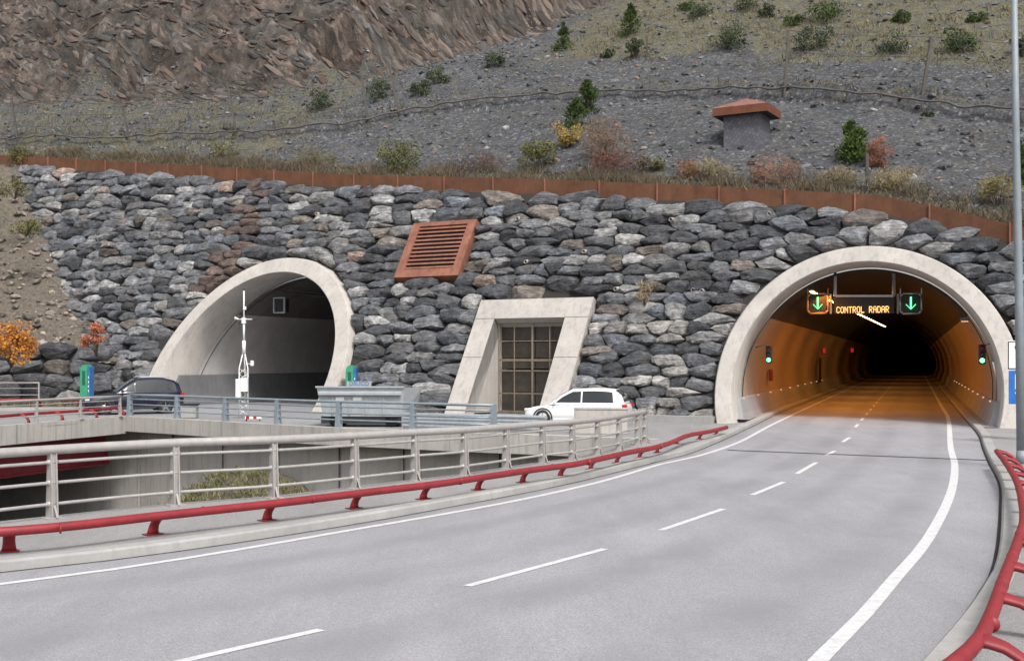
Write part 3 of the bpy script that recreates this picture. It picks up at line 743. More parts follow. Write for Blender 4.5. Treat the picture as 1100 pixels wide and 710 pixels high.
gl = Wg - ledge_w(Sg)
grass_top = 1 / (1 + np.exp(-(gl - 5.4 + fbm(Sg * .2, Wg * .3, 4, 33) * 5) / .8)) * (.70 - .42 * np.clip((Sg - 27) / 6, 0, 1))
grass_bot = np.exp(-((Wg / (2.6 + 1.2 * np.exp(-((Sg - 14) / 4) ** 2) + 1.6 * np.clip((Sg - 26) / 10, 0, 1))) ** 4)) * .9
grass_led = np.exp(-((gl - .5) / .6) ** 2) * .45
left_g = np.clip((Sg - 38) / 5, 0, 1) * .5
z_g = np.clip(np.maximum.reduce([grass_top, grass_bot, grass_led, left_g]), 0, 1)
zone = np.stack([z_r, z_g, z_r * 0, z_r * 0 + 1], 2).reshape(-1, 4)
sw = np.stack([Sg * .2 - Wg * .98 + fbm(Sg * .12, Wg * .12, 3, 12) * 1.6, Sg * .98 + Wg * .2, Sg * 0], 2).reshape(-1, 3)
ii = np.arange(Sg.size).reshape(Sg.shape)
Fc = np.stack([ii[:-1, :-1], ii[1:, :-1], ii[1:, 1:], ii[:-1, 1:]], 2).reshape(-1, 4)
tag(npmesh('hillside', HP, Fc, M['hill'], smooth=True, attrs={'zone': ('FLOAT_COLOR', zone), 'sw': ('FLOAT_VECTOR', sw)}), kind='structure')
def hill_at(px, py):                                     # where the sight line through a photo pixel meets the hillside
    d = np.array([(px - 550) / F, 1, -(py - HY) / F]); last = None
    for k in np.arange(48, 160, .15):
        p = np.array([0, 0, CH]) + d * k; q = p - np.array(P0); s = q @ np.array(D); H = float(Hf(s)); w = q @ np.array(N) - TB * H
        if w < 0: continue
        if p[2] < float(hill_p(np.array([s]), np.array([w]))[0, 2]): return Vector(p), s, w
    return Vector(p), s, w
# soil slope coming forward over the left end of the wall
line_ = [(15.0, 69.5), (16.95, 63.0), (11.23, 55.1), (7.8, 50.75), (4.69, 46.41), (3.25, 42.64), (2.4, 40.8)]
tt = np.linspace(0, 1, 60); uu = np.linspace(-.02, 1, 70)
hh = np.array([17.3, 16.9, 11.23, 7.8, 4.69, 3.25, 2.6]); sss = np.array([66., 62.6, 55.1, 50.75, 46.6, 43.3, 41.5])
k_ = np.linspace(0, 1, 7)
SV = []
for t_ in tt:
    h_ = np.interp(t_, k_, hh); s_ = np.interp(t_, k_, sss); base = wp(s_, h_, -.3)
    for u_ in uu:
        L = 34 * u_
        q = base + Vector((-.99, -.14, 0)) * L
        SV.append((q.x, q.y, q.z + float(fbm(u_ * 14, t_ * 14, 4, 41)) * .9 * (1 if u_ > 0 else .3) + float(fbm(u_ * 60, t_ * 60, 3, 44)) * .35))
SV = np.array(SV); ii = np.arange(len(SV)).reshape(60, 70)
Fc = np.stack([ii[:-1, :-1], ii[1:, :-1], ii[1:, 1:], ii[:-1, 1:]], 2).reshape(-1, 4)
gr = np.clip(.55 + fbm(np.arange(60) * .3, np.arange(60) * 0, 3, 8) * 0, 0, 1)
tg = np.repeat(tt, 70); ug = np.tile(uu, 60)
zn = np.stack([tg * 0, np.where(tg < .4, .75, .5), np.clip(.55 + tg * .6 + fbm(ug * 10, tg * 10, 3, 51), 0, .95), tg * 0 + 1], 1)
side = npmesh('hillside', SV, Fc, M['hill'], smooth=True, attrs={'zone': ('FLOAT_COLOR', zn), 'sw': ('FLOAT_VECTOR', np.c_[ug * 30, tg * 20, ug * 0])})
tag(side, kind='structure')

# thin dark tube added to strengthen the dark line along the ledge
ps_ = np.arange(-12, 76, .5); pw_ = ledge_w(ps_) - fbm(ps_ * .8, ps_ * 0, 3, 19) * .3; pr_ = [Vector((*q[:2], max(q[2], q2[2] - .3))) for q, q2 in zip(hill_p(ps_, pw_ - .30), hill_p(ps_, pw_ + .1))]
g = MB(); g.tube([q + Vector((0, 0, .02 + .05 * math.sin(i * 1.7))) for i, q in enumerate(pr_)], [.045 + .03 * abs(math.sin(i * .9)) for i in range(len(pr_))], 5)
tag(g.build('ledge_dark_line', M['wood']), 'long thin dark tube added along the hillside ledge to draw its dark line', 'dark line')

# scree stones
def scree(name, P, smin, smax, label, cols, pw=3):
    V0, F0 = ico(1); n = len(P); size = smin + (smax - smin) * rng.random(n) ** pw
    sc_ = np.stack([size * rng.uniform(.8, 1.5, n), size * rng.uniform(.6, 1.1, n), size * rng.uniform(.35, .8, n)], 1)
    a = rng.uniform(0, np.pi, n); b = rng.uniform(-.6, .6, n)
    L = V0[None] * sc_[:, None] * rng.uniform(.7, 1.3, (n, len(V0), 1))
    x = L[..., 0] * np.cos(a)[:, None] - L[..., 1] * np.sin(a)[:, None]; y = L[..., 0] * np.sin(a)[:, None] + L[..., 1] * np.cos(a)[:, None]; z = L[..., 2] + x * b[:, None] * .5
    V = np.stack([x, y, z], 2) + P[:, None]
    F_ = (F0[None] + (np.arange(n) * len(V0))[:, None, None]).reshape(-1, 3)
    c = np.repeat(np.c_[cols, np.ones(n)][:, None], len(V0), 1).reshape(-1, 4)
    return tag(npmesh(name, V.reshape(-1, 3), F_, M['scree'], attrs={'stone_col': ('FLOAT_COLOR', c)}), label, 'scree', kind='stuff')
n = 15000
s_ = rng.uniform(-14, 78, n); w_ = 1.0 + 52 * rng.random(n) ** 1.15
ok = (w_ < cliff_w(s_) + 3)
s_, w_ = s_[ok], w_[ok]
P = hill_p(s_, w_)
cc = np.array([.10, .102, .108])[None] * rng.uniform(.5, 1.7, (len(P), 1)); pale = rng.random(len(P)) < .04; cc[pale] = (.28, .27, .26); br_ = rng.random(len(P)) < .1; cc[br_] = (.2, .15, .12)
scree('scree_stones', P, .04, .26, 'loose grey scree stones strewn over the hillside', cc, 3.5)
n = 6500; ti = rng.integers(0, len(SV), n); P = SV[ti] + rng.normal(0, .15, (n, 3)) * [1, 1, .1]
cc = np.array([.17, .15, .125])[None] * rng.uniform(.4, 1.9, (n, 1))
scree('loose_stones', P, .03, .34, 'small brown stones on the soil slope left of the wall', cc, 3)
# angular slabs lying along the strata of the cliff
n = 8000; s_ = rng.uniform(24, 100, n); w_ = cliff_w(s_) + 45 * rng.random(n) ** 1.2 - .5
ok = (s_ > 30 + 0 * w_) ; s_, w_ = s_[ok], w_[ok]; n = len(s_)
P = hill_p(s_, w_); A_ = hill_p(s_ + 1.5, w_ + .36) - hill_p(s_ - 1.5, w_ - .36); A_ /= np.linalg.norm(A_, axis=1, keepdims=True)
B_ = hill_p(s_ - .2, w_ + .5) - hill_p(s_ + .2, w_ - .5); Nn = np.cross(A_, B_); Nn /= np.linalg.norm(Nn, axis=1, keepdims=True); B_ = np.cross(Nn, A_)
V0, F0 = ico(1); sz = .10 + .5 * rng.random(n) ** 3; loc = V0[None] * rng.uniform(.65, 1.35, (n, len(V0), 1)) * (sz[:, None] * np.c_[rng.uniform(1.5, 3.6, n), rng.uniform(.35, .7, n), rng.uniform(.2, .4, n)])[:, None]
V = P[:, None] + loc[..., :1] * A_[:, None] + loc[..., 1:2] * B_[:, None] + loc[..., 2:] * Nn[:, None]
cc = np.array([(.075, .062, .054), (.12, .095, .08), (.06, .058, .056), (.11, .098, .09), (.095, .068, .055)])[rng.integers(0, 5, n)] * rng.uniform(.6, 1.3, (n, 1))
tag(npmesh('cliff_slabs', V.reshape(-1, 3), (F0[None] + (np.arange(n) * len(V0))[:, None, None]).reshape(-1, 3), M['scree'], attrs={'stone_col': ('FLOAT_COLOR', np.repeat(np.c_[cc, np.ones(n)][:, None], len(V0), 1).reshape(-1, 4))}), 'angular brown and grey rock slabs on the cliff at the upper left', 'rocks', kind='stuff')
# dry grass on the hill
n = 26000
s_ = rng.uniform(-16, 78, n); w_ = .55 + 46 * rng.random(n) ** 1.1
gl_ = w_ - ledge_w(s_)
pr = np.maximum.reduce([1 / (1 + np.exp(-(gl_ - 5.4 + fbm(s_ * .2, w_ * .3, 4, 33) * 5) / .8)) * (.8 - .65 * np.clip((s_ - 27) / 6, 0, 1)), np.exp(-(w_ / 3.0) ** 4), np.exp(-((gl_ - .5) / .5) ** 2) * .8, np.clip((s_ - 38) / 5, 0, 1) * .4]) * (w_ < cliff_w(s_) + 2)
pr = pr * (fbm(s_ * .6, w_ * .6, 3, 60) > -.03)
ok = rng.random(n) < pr; P = hill_p(s_[ok], w_[ok])
Vt, Ft, At = tufts(P, .12, .42, 5, .14, .03, .5)
tag(npmesh('grass', Vt, Ft, M['grassy'], attrs=At), 'dry yellow grass tufts scattered over the hillside', 'grass', kind='stuff')

# ------------------------------------------------------------------ weathering-steel edging on the wall top
edging = empty('steel_edging', wp(20, float(Hf(20))), 'long rust brown steel edging along the top of the stone wall', 'edging')
def etop(s): h = float(Hf(s)); return wp(s, h) + N * .12
s = -18.0; first = True
while s < 65.5:
    g = MB(); q = [etop(s + .012), etop(s + 3.238)]
    hb, ht = -.16, .74
    Lq = [q[0] + Vector((0, 0, hb)), q[0] + Vector((0, 0, ht)), q[0] + N * .03 + Vector((0, 0, ht)), q[0] + N * .03 + Vector((0, 0, hb))]
    mids = []
    for i in range(5):
        c = etop(s + .012 + 3.226 * i / 4); mids.append([c + Vector((0, 0, hb)), c + Vector((0, 0, ht)), c + N * .03 + Vector((0, 0, ht)), c + N * .03 + Vector((0, 0, hb))])
    g.loft(mids, close=True, smooth=False, cap=True); g.build('panel', M['corten'], edging)
    c = etop(s) - N * .05; g = MB(); g.box(c + Vector((0, 0, .31)), (.06, .09, .96), -TH); g.build('rib', M['rib'], edging)
    s += 3.25

# ------------------------------------------------------------------ tunnel portals
def portal(C, phi, Ro, Ri, zc, label, lamps, zpan, zpl, ceilm, plm, length, panm=None):
    t = empty('tunnel_portal', C, label, 'tunnel')
    n = 72
    fo = ring_pts(C, Ro, zc, phi, n, .34); bo = ring_pts(C, Ro, zc, phi, n, -1.2)
    fi = ring_pts(C, Ri, zc, phi, n, .34); bi = ring_pts(C, Ri, zc, phi, n, -2.4)
    fo2 = ring_pts(C, Ro - .05, zc, phi, n, .39); fi2 = ring_pts(C, Ri + .05, zc, phi, n, .39)
    g = MB(); g.loft([[bo[i], fo[i], fo2[i]] for i in range(n + 1)]); g.loft([[fo2[i], fi2[i]] for i in range(n + 1)]); g.loft([[fi2[i], fi[i], bi[i]] for i in range(n + 1)])
    g.build('arch_ring', M['conc'], t)
    a = Vector((math.sin(phi), math.cos(phi), 0)); p = Vector((math.cos(phi), -math.sin(phi), 0))
    r = Ri - .06
    def prof(z, sgn): return sgn * math.sqrt(max(0, r * r - (z - zc) ** 2))
    st = ring_pts(C, r, zc, phi, n, 2.3)
    ks = [None] + [x for x in (9, 14, 20, 28, 38, 50, 65, 85, 110, 140, length) if x <= length]
    def sec(zs, sgn, k):
        out = []
        NN = N - Vector((0, 0, TB))
        for z in zs:
            Q = C + p * prof(z, sgn) + Vector((0, 0, z))
            kk = -((Q - P0).dot(NN) - 2.3 * SL) / a.dot(NN)
            out.append(Q + a * (kk if k is None else max(k, kk + .2)))
        return out
    zs = list(np.linspace(-.05, zpan, 14))
    for sgn in (-1, 1):
        g = MB(); g.loft([sec(zs, sgn, k) for k in ks]); g.build('wall_panel', panm or M['panel'], t)
        # plinth, a little proud of the panels
        g = MB(); secs = []
        NN = N - Vector((0, 0, TB))
        for k in ks:
            row_ = []
            for z, o in ((0, .22), (zpl * .35, .16), (zpl - .03, .10), (zpl, .03), (zpl, -.1), (0, -.1)):
                Q = C + p * (prof(z, sgn) - sgn * o) + Vector((0, 0, z)); kk = -((Q - P0).dot(NN) - .9 * SL) / a.dot(NN)
                row_.append(Q + a * (kk if k is None else max(k, kk + .2)))
            secs.append(row_)
        g.loft(secs, smooth=False, close=True, cap=True); g.build('plinth', plm, t)
    # ceiling
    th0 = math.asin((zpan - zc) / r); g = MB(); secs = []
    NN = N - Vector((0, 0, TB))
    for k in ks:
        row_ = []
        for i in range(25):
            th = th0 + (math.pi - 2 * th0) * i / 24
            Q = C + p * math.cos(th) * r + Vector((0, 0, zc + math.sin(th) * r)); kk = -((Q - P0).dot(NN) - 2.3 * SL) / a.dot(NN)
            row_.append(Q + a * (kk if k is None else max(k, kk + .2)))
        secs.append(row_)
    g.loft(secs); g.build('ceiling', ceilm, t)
    # joint hoops
    g = MB()
    for k in (3.4,):
        hp = [C + a * (k + (TB * (zc + math.sin(th) * r) if k < 5 else 0) / math.cos(TH - phi)) + p * math.cos(th) * (r - .02) + Vector((0, 0, zc + math.sin(th) * (r - .02))) for th in np.linspace(-.25, math.pi + .25, 50)]
        g.tube(hp, .02, 5)
    g.build('joint_seal', M['black'], t)
    g = MB(); e0 = C + a * length
    g.add([e0 + p * x + Vector((0, 0, z)) for x, z in ((-9, -1), (9, -1), (9, 10), (-9, 10))], [(0, 1, 2, 3)]); g.build('end_wall', M['dark'], t)
    return t, a, p
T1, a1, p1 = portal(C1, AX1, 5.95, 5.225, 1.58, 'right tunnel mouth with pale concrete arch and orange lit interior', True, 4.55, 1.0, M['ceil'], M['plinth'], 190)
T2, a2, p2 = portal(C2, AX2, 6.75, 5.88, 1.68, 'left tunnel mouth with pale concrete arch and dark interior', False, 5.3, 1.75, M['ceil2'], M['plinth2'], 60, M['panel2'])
# walkways inside the right tunnel
g = MB()
for sgn, k0 in ((-1, 1.5), (1, -1)):
    A = [C1 + a1 * k + p1 * sgn * 4.5 for k in (k0, 30, 90, 185)]; B = [C1 + a1 * k + p1 * sgn * 5.35 for k in (k0, 30, 90, 185)]
    g.strip(setz(A, .13), setz(B, .13))
tag(g.build('walkway', M['pave']), kind='structure')
# lane of the left tunnel
g = MB(); A = [C2 + a2 * k + p2 * -4.2 for k in (-6, 0, 30, 58)]; B = [C2 + a2 * k + p2 * 4.2 for k in (-6, 0, 30, 58)]
g.strip(setz(A, .007), setz(B, .007)); tag(g.build('road', M['asphalt']), kind='structure')

def T(k, x, z): return C1 + a1 * k + p1 * x + Vector((0, 0, z))
RZ1 = -AX1
# sodium lamps along the ceiling of the right tunnel
lamp0 = None
ks_l = [7.2, 9.0, 13.5, 15.5, 18, 22, 26] + [30 + 2.6 * i for i in range(16)]
for k in ks_l:
    x = -2.35 + .028 * (k - 8); z = 5.75
    if lamp0 is None:
        lamp0 = empty('tunnel_lamp', (0, 0, 0), 'lit sodium strip lamp on the right tunnel ceiling, one of a long row', 'lamp', 'strip lamps in the right tunnel', RZ1)
        g = MB(); g.box((0, 0, .07), (.24, 1.25, .08)); g.box((0, 0, .25), (.04, .04, .3)); g.build('housing', M['steel'], lamp0, True)
        g = MB(); g.box((0, 0, 0), (.16, 1.1, .06), bev=.02); g.build('tube', M['e_lamp'], lamp0, True); L = lamp0
    else: L = copy_tree(lamp0)
    L.location = T(k, x, z)
for k, pw in ((9.5, 110), (16, 200), (25, 190), (36, 140), (50, 85), (66, 65), (85, 45), (108, 30), (135, 18)):
    ld = bpy.data.lights.new('sodium_light', 'AREA'); ld.shape = 'RECTANGLE'; ld.size = .5; ld.size_y = 5; ld.energy = pw; ld.color = (1, .33, .045)
    lo = bpy.data.objects.new('sodium_light', ld); col.objects.link(lo); lo.location = T(k, -2.1 + .028 * (k - 8), 5.6); lo.rotation_euler = (0, R(-14), RZ1)
# gantry with two lane signals and the message board
gy = 8.5
gant = empty('sign_gantry', T(gy, 0, 5.9), 'grey frame hanging from the tunnel ceiling above the message board', 'gantry')
def tx(px, k=gy):                                        # lateral tunnel offset for a photo column at depth k
    r_ = (px - 550) / F; Cc_ = C1 + a1 * k; return (r_ * Cc_.y - Cc_.x) / (p1.x - r_ * p1.y)
def tz(py, x, k=gy): return CH + (HY - py) * T(k, x, 0).y / F
g = MB(); xa, xb = tx(897), tx(960)
g.bar(T(gy, xa, tz(318, xa)), T(gy, xb, tz(318, xb)), .1, .1); g.build('crossbar', M['galv'], gant)
for x in (xa, xb):
    g = MB(); g.bar(T(gy, x, tz(318, x)), T(gy, x, 6.72), .12, .14); g.build('hanger', M['galv'], gant)
for px in (892.5, 964.5):
    x = tx(px); g = MB(); g.bar(T(gy, x, tz(316, x)), T(gy, x, tz(337, x)), .07, .1); g.build('side_post', M['galv'], gant)
vm = empty('message_board', T(gy + .2, tx(928), tz(330, 0)), 'dark message board reading CONTROL RADAR in amber letters', 'message board')
g = MB(); xc = tx(928); g.box(T(gy + .2, xc, tz(327, xc)), (abs(tx(961) - tx(895)), .25, .85), RZ1, bev=.03); g.build('housing', M['black'], vm)
# 5x7 LED lettering
FONT = {'C': ['01110', '10001', '10000', '10000', '10000', '10001', '01110'], 'O': ['01110', '10001', '10001', '10001', '10001', '10001', '01110'], 'N': ['10001', '11001', '10101', '10101', '10011', '10001', '10001'],
        'T': ['11111', '00100', '00100', '00100', '00100', '00100', '00100'], 'R': ['11110', '10001', '10001', '11110', '10100', '10010', '10001'], 'L': ['10000'] * 6 + ['11111'],
        'A': ['01110', '10001', '10001', '11111', '10001', '10001', '10001'], 'D': ['11110', '10001', '10001', '10001', '10001', '10001', '11110'], ' ': ['00000'] * 7}
def led(text, xc, zc_, k, wtot, hgt, mat, par, name):
    n = len(text) * 6 - 1; dx = wtot / n; dz = hgt / 7
    for ci, ch in enumerate(text):
        if ch == ' ': continue
        g = MB()
        for r_, rw_ in enumerate(FONT[ch]):
            for c_, b_ in enumerate(rw_):
                if b_ == '1': g.box(T(k, xc - wtot / 2 + (ci * 6 + c_ + .5) * dx, zc_ + hgt / 2 - (r_ + .5) * dz), (dx * .92, .02, dz * .92), RZ1)
        g.build(name, mat, par)
led('CONTROL RADAR', tx(926.5), tz(332.5, 0), gy + .06, abs(tx(954.5) - tx(898)), .30, M['e_amber'], vm, 'letter')
def lane_signal(px, label, frame_mat):
    x = tx(px); z = tz(326, x); t = empty('lane_signal', T(gy, x, z), label, 'lane signal', None, RZ1)
    s_ = .46
    g = MB(); g.box((0, .1, 0), (s_ * 2 - .06, .2, s_ * 2 - .06), bev=.04); g.build('screen', M['black'], t, True)
    g = MB(); c = .12
    for (q0, q1) in (((-s_ + c, -s_), (s_ - c, -s_)), ((-s_ + c, s_), (s_ - c, s_)), ((-s_, -s_ + c), (-s_, s_ - c)), ((s_, -s_ + c), (s_, s_ - c)), ((-s_ + c, -s_), (-s_, -s_ + c)), ((s_ - c, -s_), (s_, -s_ + c)), ((-s_ + c, s_), (-s_, s_ - c)), ((s_ - c, s_), (s_, s_ - c))):
        g.tube([(q0[0], 0, q0[1]), (q1[0], 0, q1[1])], .045, 8)
    for sx in (-1, 1): g.box((sx * .46, .06, .56), (.05, .05, .3))
    g.build('frame', frame_mat, t, True)
    g = MB(); g.box((0, -.02, .04), (.075, .02, .52)); 
    for sx in (-1, 1): g.bar((sx * .21, -.02, -.04), (0, -.02, -.27), .075, .02)
    g.build('arrow', M['e_arrow'], t, True); return t
lane_signal(878.5, 'left lane signal with green down arrow in a grey frame with orange lamp light painted in', paint('signal_frame_lamp_tint', (.55, .33, .18), .4))  # grey frame; the orange light of the sodium lamps is put into its colour
lane_signal(978.5, 'right lane signal with green down arrow in a grey frame', M['galv'])
# traffic lights
def traffic_light(loc, side_, label):
    t = empty('traffic_light', loc, label, 'traffic light', None, RZ1)
    g = MB(); g.box((0, 0, 0), (.27, .22, .8), bev=.04); g.build('housing', M['black'], t, True)
    g = MB()
    for z in (.25, 0, -.25):
        secs = []
        for y, r_ in ((-.11, .105), (-.24, .105)):
            secs.append([(math.cos(w) * r_, y, z + math.sin(w) * r_) for w in np.linspace(-.1, math.pi + .1, 9)])
        g.loft(secs)
    g.build('visor', M['black'], t, True)
    for z, m in ((.25, M['tail']), (0, M['steel']), (-.25, M['e_green'])):
        g = MB(); g.tube([(0, -.10, z), (0, -.135, z)], .095 if m is M['e_green'] else .08, 14); g.build('lens', m, t, True)
    g = MB(); g.tube([(0, .05, .3), (side_ * .25, .1, .42), (side_ * .6, .1, .3)], .025, 6); g.build('bracket', M['steel'], t, True)
T_ = lambda px, py, Z: Vector(((px - 550) / F * Z, Z, CH + (HY - py) * Z / F))
traffic_light(T_(826, 380.5, 52.0), -1, 'traffic light showing green on the left wall inside the right tunnel')
traffic_light(T_(1055, 380.5, 47.0), 1, 'traffic light showing green on the right wall of the tunnel mouth')
# small equipment
def small(name, k, x, z, dims, m, label, cat, extra_=None):
    t = empty(name, T(k, x, z), label, cat, None, RZ1); g = MB(); g.box((0, 0, 0), dims, bev=.03); g.build('cabinet', m, t, True)
    if extra_: g = MB(); g.box(extra_[0], extra_[1]); g.build('panel', extra_[2], t, True)
    return t
small('hydrant_cabinet', 13.5, -4.98, 1.85, (.16, .5, .6), paint('cabinet_red', (.25, .02, .015), .5), 'small dark red cabinet on the left wall just inside the right tunnel', 'cabinet')
small('emergency_sign', 44, -4.5, 3.3, (.3, .2, .5), M['black'], 'lit red emergency sign on the left tunnel wall, the nearer of two', 'sign', ((.03, -.12, 0), (.22, .02, .4), M['e_red']))
small('emergency_sign', 86, -4.5, 3.6, (.4, .2, .6), M['black'], 'lit red emergency sign on the left tunnel wall, the farther and smaller looking of two', 'sign', ((.03, -.12, 0), (.3, .02, .45), M['e_red']))
small('emergency_door', 45, -4.85, 1.8, (.12, 1.2, 1.9), M['black'], 'dark door panel below the nearer red emergency sign in the tunnel', 'door')
small('dome_lamp', 4.2, 4.05, 4.35, (.35, .35, .16), M['steel'], 'small round lamp high on the right wall of the tunnel mouth', 'lamp', ((0, 0, -.1), (.26, .26, .06), M['e_dot']))
def edge_marker_parts(t):
    for sgn in (-1, 1):
        for k in range(10):
            g = MB(); g.box(T(3.5 + k * 5, sgn * 5.0, .95), (.09, .09, .07), RZ1); g.build('edge_marker', M['e_dot'], t)
edge_marker_parts(T1)
# equipment in the left tunnel: square vent box and cables
def T2p(k, x, z): return C2 + a2 * k + p2 * x + Vector((0, 0, z))
vb = empty('duct_box', T_(300, 328, 69.5), 'square grey framed dark box on the ceiling edge inside the left tunnel', 'box', None, -AX2)
g = MB(); g.box((0, .3, 0), (.62, .5, .8)); g.build('cavity', M['black'], vb, True)
g = MB()
for q in ((-.38, 0, .08, .95), (.38, 0, .08, .95)): g.box((q[0], 0, q[1]), (q[2], .1, q[3]))
for z in (-.44, .44): g.box((0, 0, z), (.7, .1, .08))
g.build('frame', M['galv'], vb, True)
cab = empty('cable_tray', T2p(14, 0, 6.2), 'cable tray with pipes under the ceiling of the left tunnel', 'cable tray')
g = MB()
for x, z in ((-2.2, 6.7), (-1.2, 6.75), (1.0, 6.7), (2.6, 6.3)): g.tube([T2p(7, x, z), T2p(40, x, z)], .06, 6)
g.bar(T2p(10, -3.4, 6.5), T2p(10, 3.8, 6.5), .1, .06); g.bar(T2p(10, 1.2, 5.6), T2p(10, 4.4, 5.6), .1, .06); g.bar(T2p(10, 1.2, 5.6), T2p(10, 1.2, 6.6), .06, .06)
g.build('tray', M['steel'], cab)

# ------------------------------------------------------------------ gated opening
gate = empty('gated_opening', wp(16.15, 0), 'pale concrete frame around a tall beige grille in the stone wall', 'gate')
def fr_quad(s0, s1, h0, h1, o0, o1, g):
    v_ = [wp(s, h, o) for s in (s0, s1) for h in (h0, h1) for o in (o0, o1)]
    g.add(v_, [(0, 1, 3, 2), (4, 6, 7, 5), (0, 4, 5, 1), (2, 3, 7, 6), (0, 2, 6, 4), (1, 5, 7, 3)])
g = MB(); fr_quad(13.05, 14.28, -.1, 4.5, -.5, .3, g); fr_quad(18.15, 19.25, -.1, 4.5, -.5, .3, g); fr_quad(13.05, 19.25, 4.5, 5.45, -.5, .303, g)
g.build('frame', M['conc'], gate)
# reveals: vertical cheeks from the leaning frame to the upright grille
dep = TB * 4.5 + .15
g = MB()
for s in (14.28, 18.15):
    base = P0 + D * s
    lo_ = wp(s, 0, .29); hi_ = wp(s, 4.5, .29); bk = base + N * (dep + 1.3)
    g.add([lo_, hi_, Vector((bk.x, bk.y, 4.5)), Vector((bk.x, bk.y, 0))], [(0, 1, 2, 3)])
g.build('cheek', M['conc'], gate)
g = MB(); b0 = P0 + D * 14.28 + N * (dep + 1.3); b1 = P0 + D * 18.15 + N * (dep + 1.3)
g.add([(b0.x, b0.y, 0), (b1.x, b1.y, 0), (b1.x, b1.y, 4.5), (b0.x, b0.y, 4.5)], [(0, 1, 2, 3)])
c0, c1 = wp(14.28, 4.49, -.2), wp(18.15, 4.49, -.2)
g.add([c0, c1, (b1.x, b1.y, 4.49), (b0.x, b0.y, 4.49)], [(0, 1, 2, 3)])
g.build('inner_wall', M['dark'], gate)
g = MB(); gb = P0 + N * dep
def gp(s, h): q = gb + D * s; return Vector((q.x, q.y, h))
for s, w in ((18.1, .08), (17.25, .05), (16.25, .09), (15.3, .05), (14.35, .08)): g.bar(gp(s, 0), gp(s, 4.47), w, .08)
for h, w in ((3.55, .05), (2.62, .12), (2.1, .07), (1.0, .07), (4.42, .05), (.1, .1)): g.bar(gp(14.3, h) - N * .004, gp(18.13, h) - N * .004, .08, w)
g.build('grille', M['grille'], gate)
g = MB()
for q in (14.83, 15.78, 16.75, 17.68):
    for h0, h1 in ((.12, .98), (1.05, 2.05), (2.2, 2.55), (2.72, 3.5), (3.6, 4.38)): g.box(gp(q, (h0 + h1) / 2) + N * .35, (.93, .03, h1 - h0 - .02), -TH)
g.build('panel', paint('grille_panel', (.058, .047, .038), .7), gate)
g = MB()
for h in (4.5, 2.6): 
    for q0, q1 in ((13.06, 14.27), (18.16, 19.24)): fr_quad(q0, q1, h - .012, h + .012, .2, .3035, g)
g.build('joint_line', M['steel'], gate)


# ------------------------------------------------------------------ louvred vent
lv = empty('louvre_vent', wp(23.1, 6.8), 'rust red steel louvre vent set high in the stone wall', 'vent')
g = MB(); s0, s1, h0, h1 = 21.1, 25.1, 6.78, 9.85
for q in ((s0, s0 + .48, h0, h1), (s1 - .48, s1, h0, h1)): fr_quad(q[0], q[1], q[2], q[3], -.3, .37, g)
fr_quad(s0 + .48, s1 - .48, h0, h0 + .42, -.3, .368, g); fr_quad(s0 + .48, s1 - .48, h1 - .22, h1, -.3, .368, g); g.build('frame', M['corten2'], lv)
g = MB(); fr_quad(s0 + .4, s1 - .4, h0 + .3, h1 - .1, -.25, -.2, g); g.build('back_panel', M['black'], lv)
nsl = 11
for i in range(nsl):
    h = h0 + .42 + (i + .45) * (h1 - h0 - .64) / nsl; g = MB()
    A = [wp(s0 + .48, h - .05, .34), wp(s1 - .48, h - .05, .34), wp(s1 - .48, h - .0, .26), wp(s0 + .48, h - .0, .26)]
    B = [wp(s0 + .48, h + .07, .30), wp(s1 - .48, h + .07, .30), wp(s1 - .48, h + .10, .22), wp(s0 + .48, h + .10, .22)]; g.add(A + B, [(0, 1, 2, 3), (7, 6, 5, 4), (0, 4, 5, 1), (1, 5, 6, 2), (2, 6, 7, 3), (3, 7, 4, 0)]); g.build('slat', M['corten2'], lv)

# ------------------------------------------------------------------ hut
hp_, hs_, hw_ = hill_at(806, 161)
hut = empty('slate_hut', hp_ + Vector((0, .9, -.5)), 'small slate clad hut with rust red hipped roof on the hillside', 'hut', None, -TH)
g = MB(); g.box((0, 0, 1.3), (2.05, 1.65, 2.7)); g.build('wall', M['slate'], hut, True)
g = MB(); w0, w1 = 1.5, 1.25; zt = 2.8
g.add([(-w0, -w1, zt), (w0, -w1, zt), (w0, w1, zt), (-w0, w1, zt), (0, 0, zt + .62)], [(0, 1, 4), (1, 2, 4), (2, 3, 4), (3, 0, 4)]); g.build('roof', M['roofr'], hut, True)
g = MB(); 
g.add([(-w0, -w1, zt - .42), (w0, -w1, zt - .42), (w0, w1, zt - .42), (-w0, w1, zt - .42), (-w0, -w1, zt - .004), (w0, -w1, zt - .004), (w0, w1, zt - .004), (-w0, w1, zt - .004)], [(0, 1, 5, 4), (1, 2, 6, 5), (2, 3, 7, 6), (3, 0, 4, 7)]); g.build('roof_fascia', M['rooff'], hut, True)
g = MB(); g.add([(-w0 + .02, -w1 + .02, zt - .40), (w0 - .02, -w1 + .02, zt - .40), (w0 - .02, w1 - .02, zt - .40), (-w0 + .02, w1 - .02, zt - .40)], [(3, 2, 1, 0)]); g.build('soffit', M['black'], hut, True)

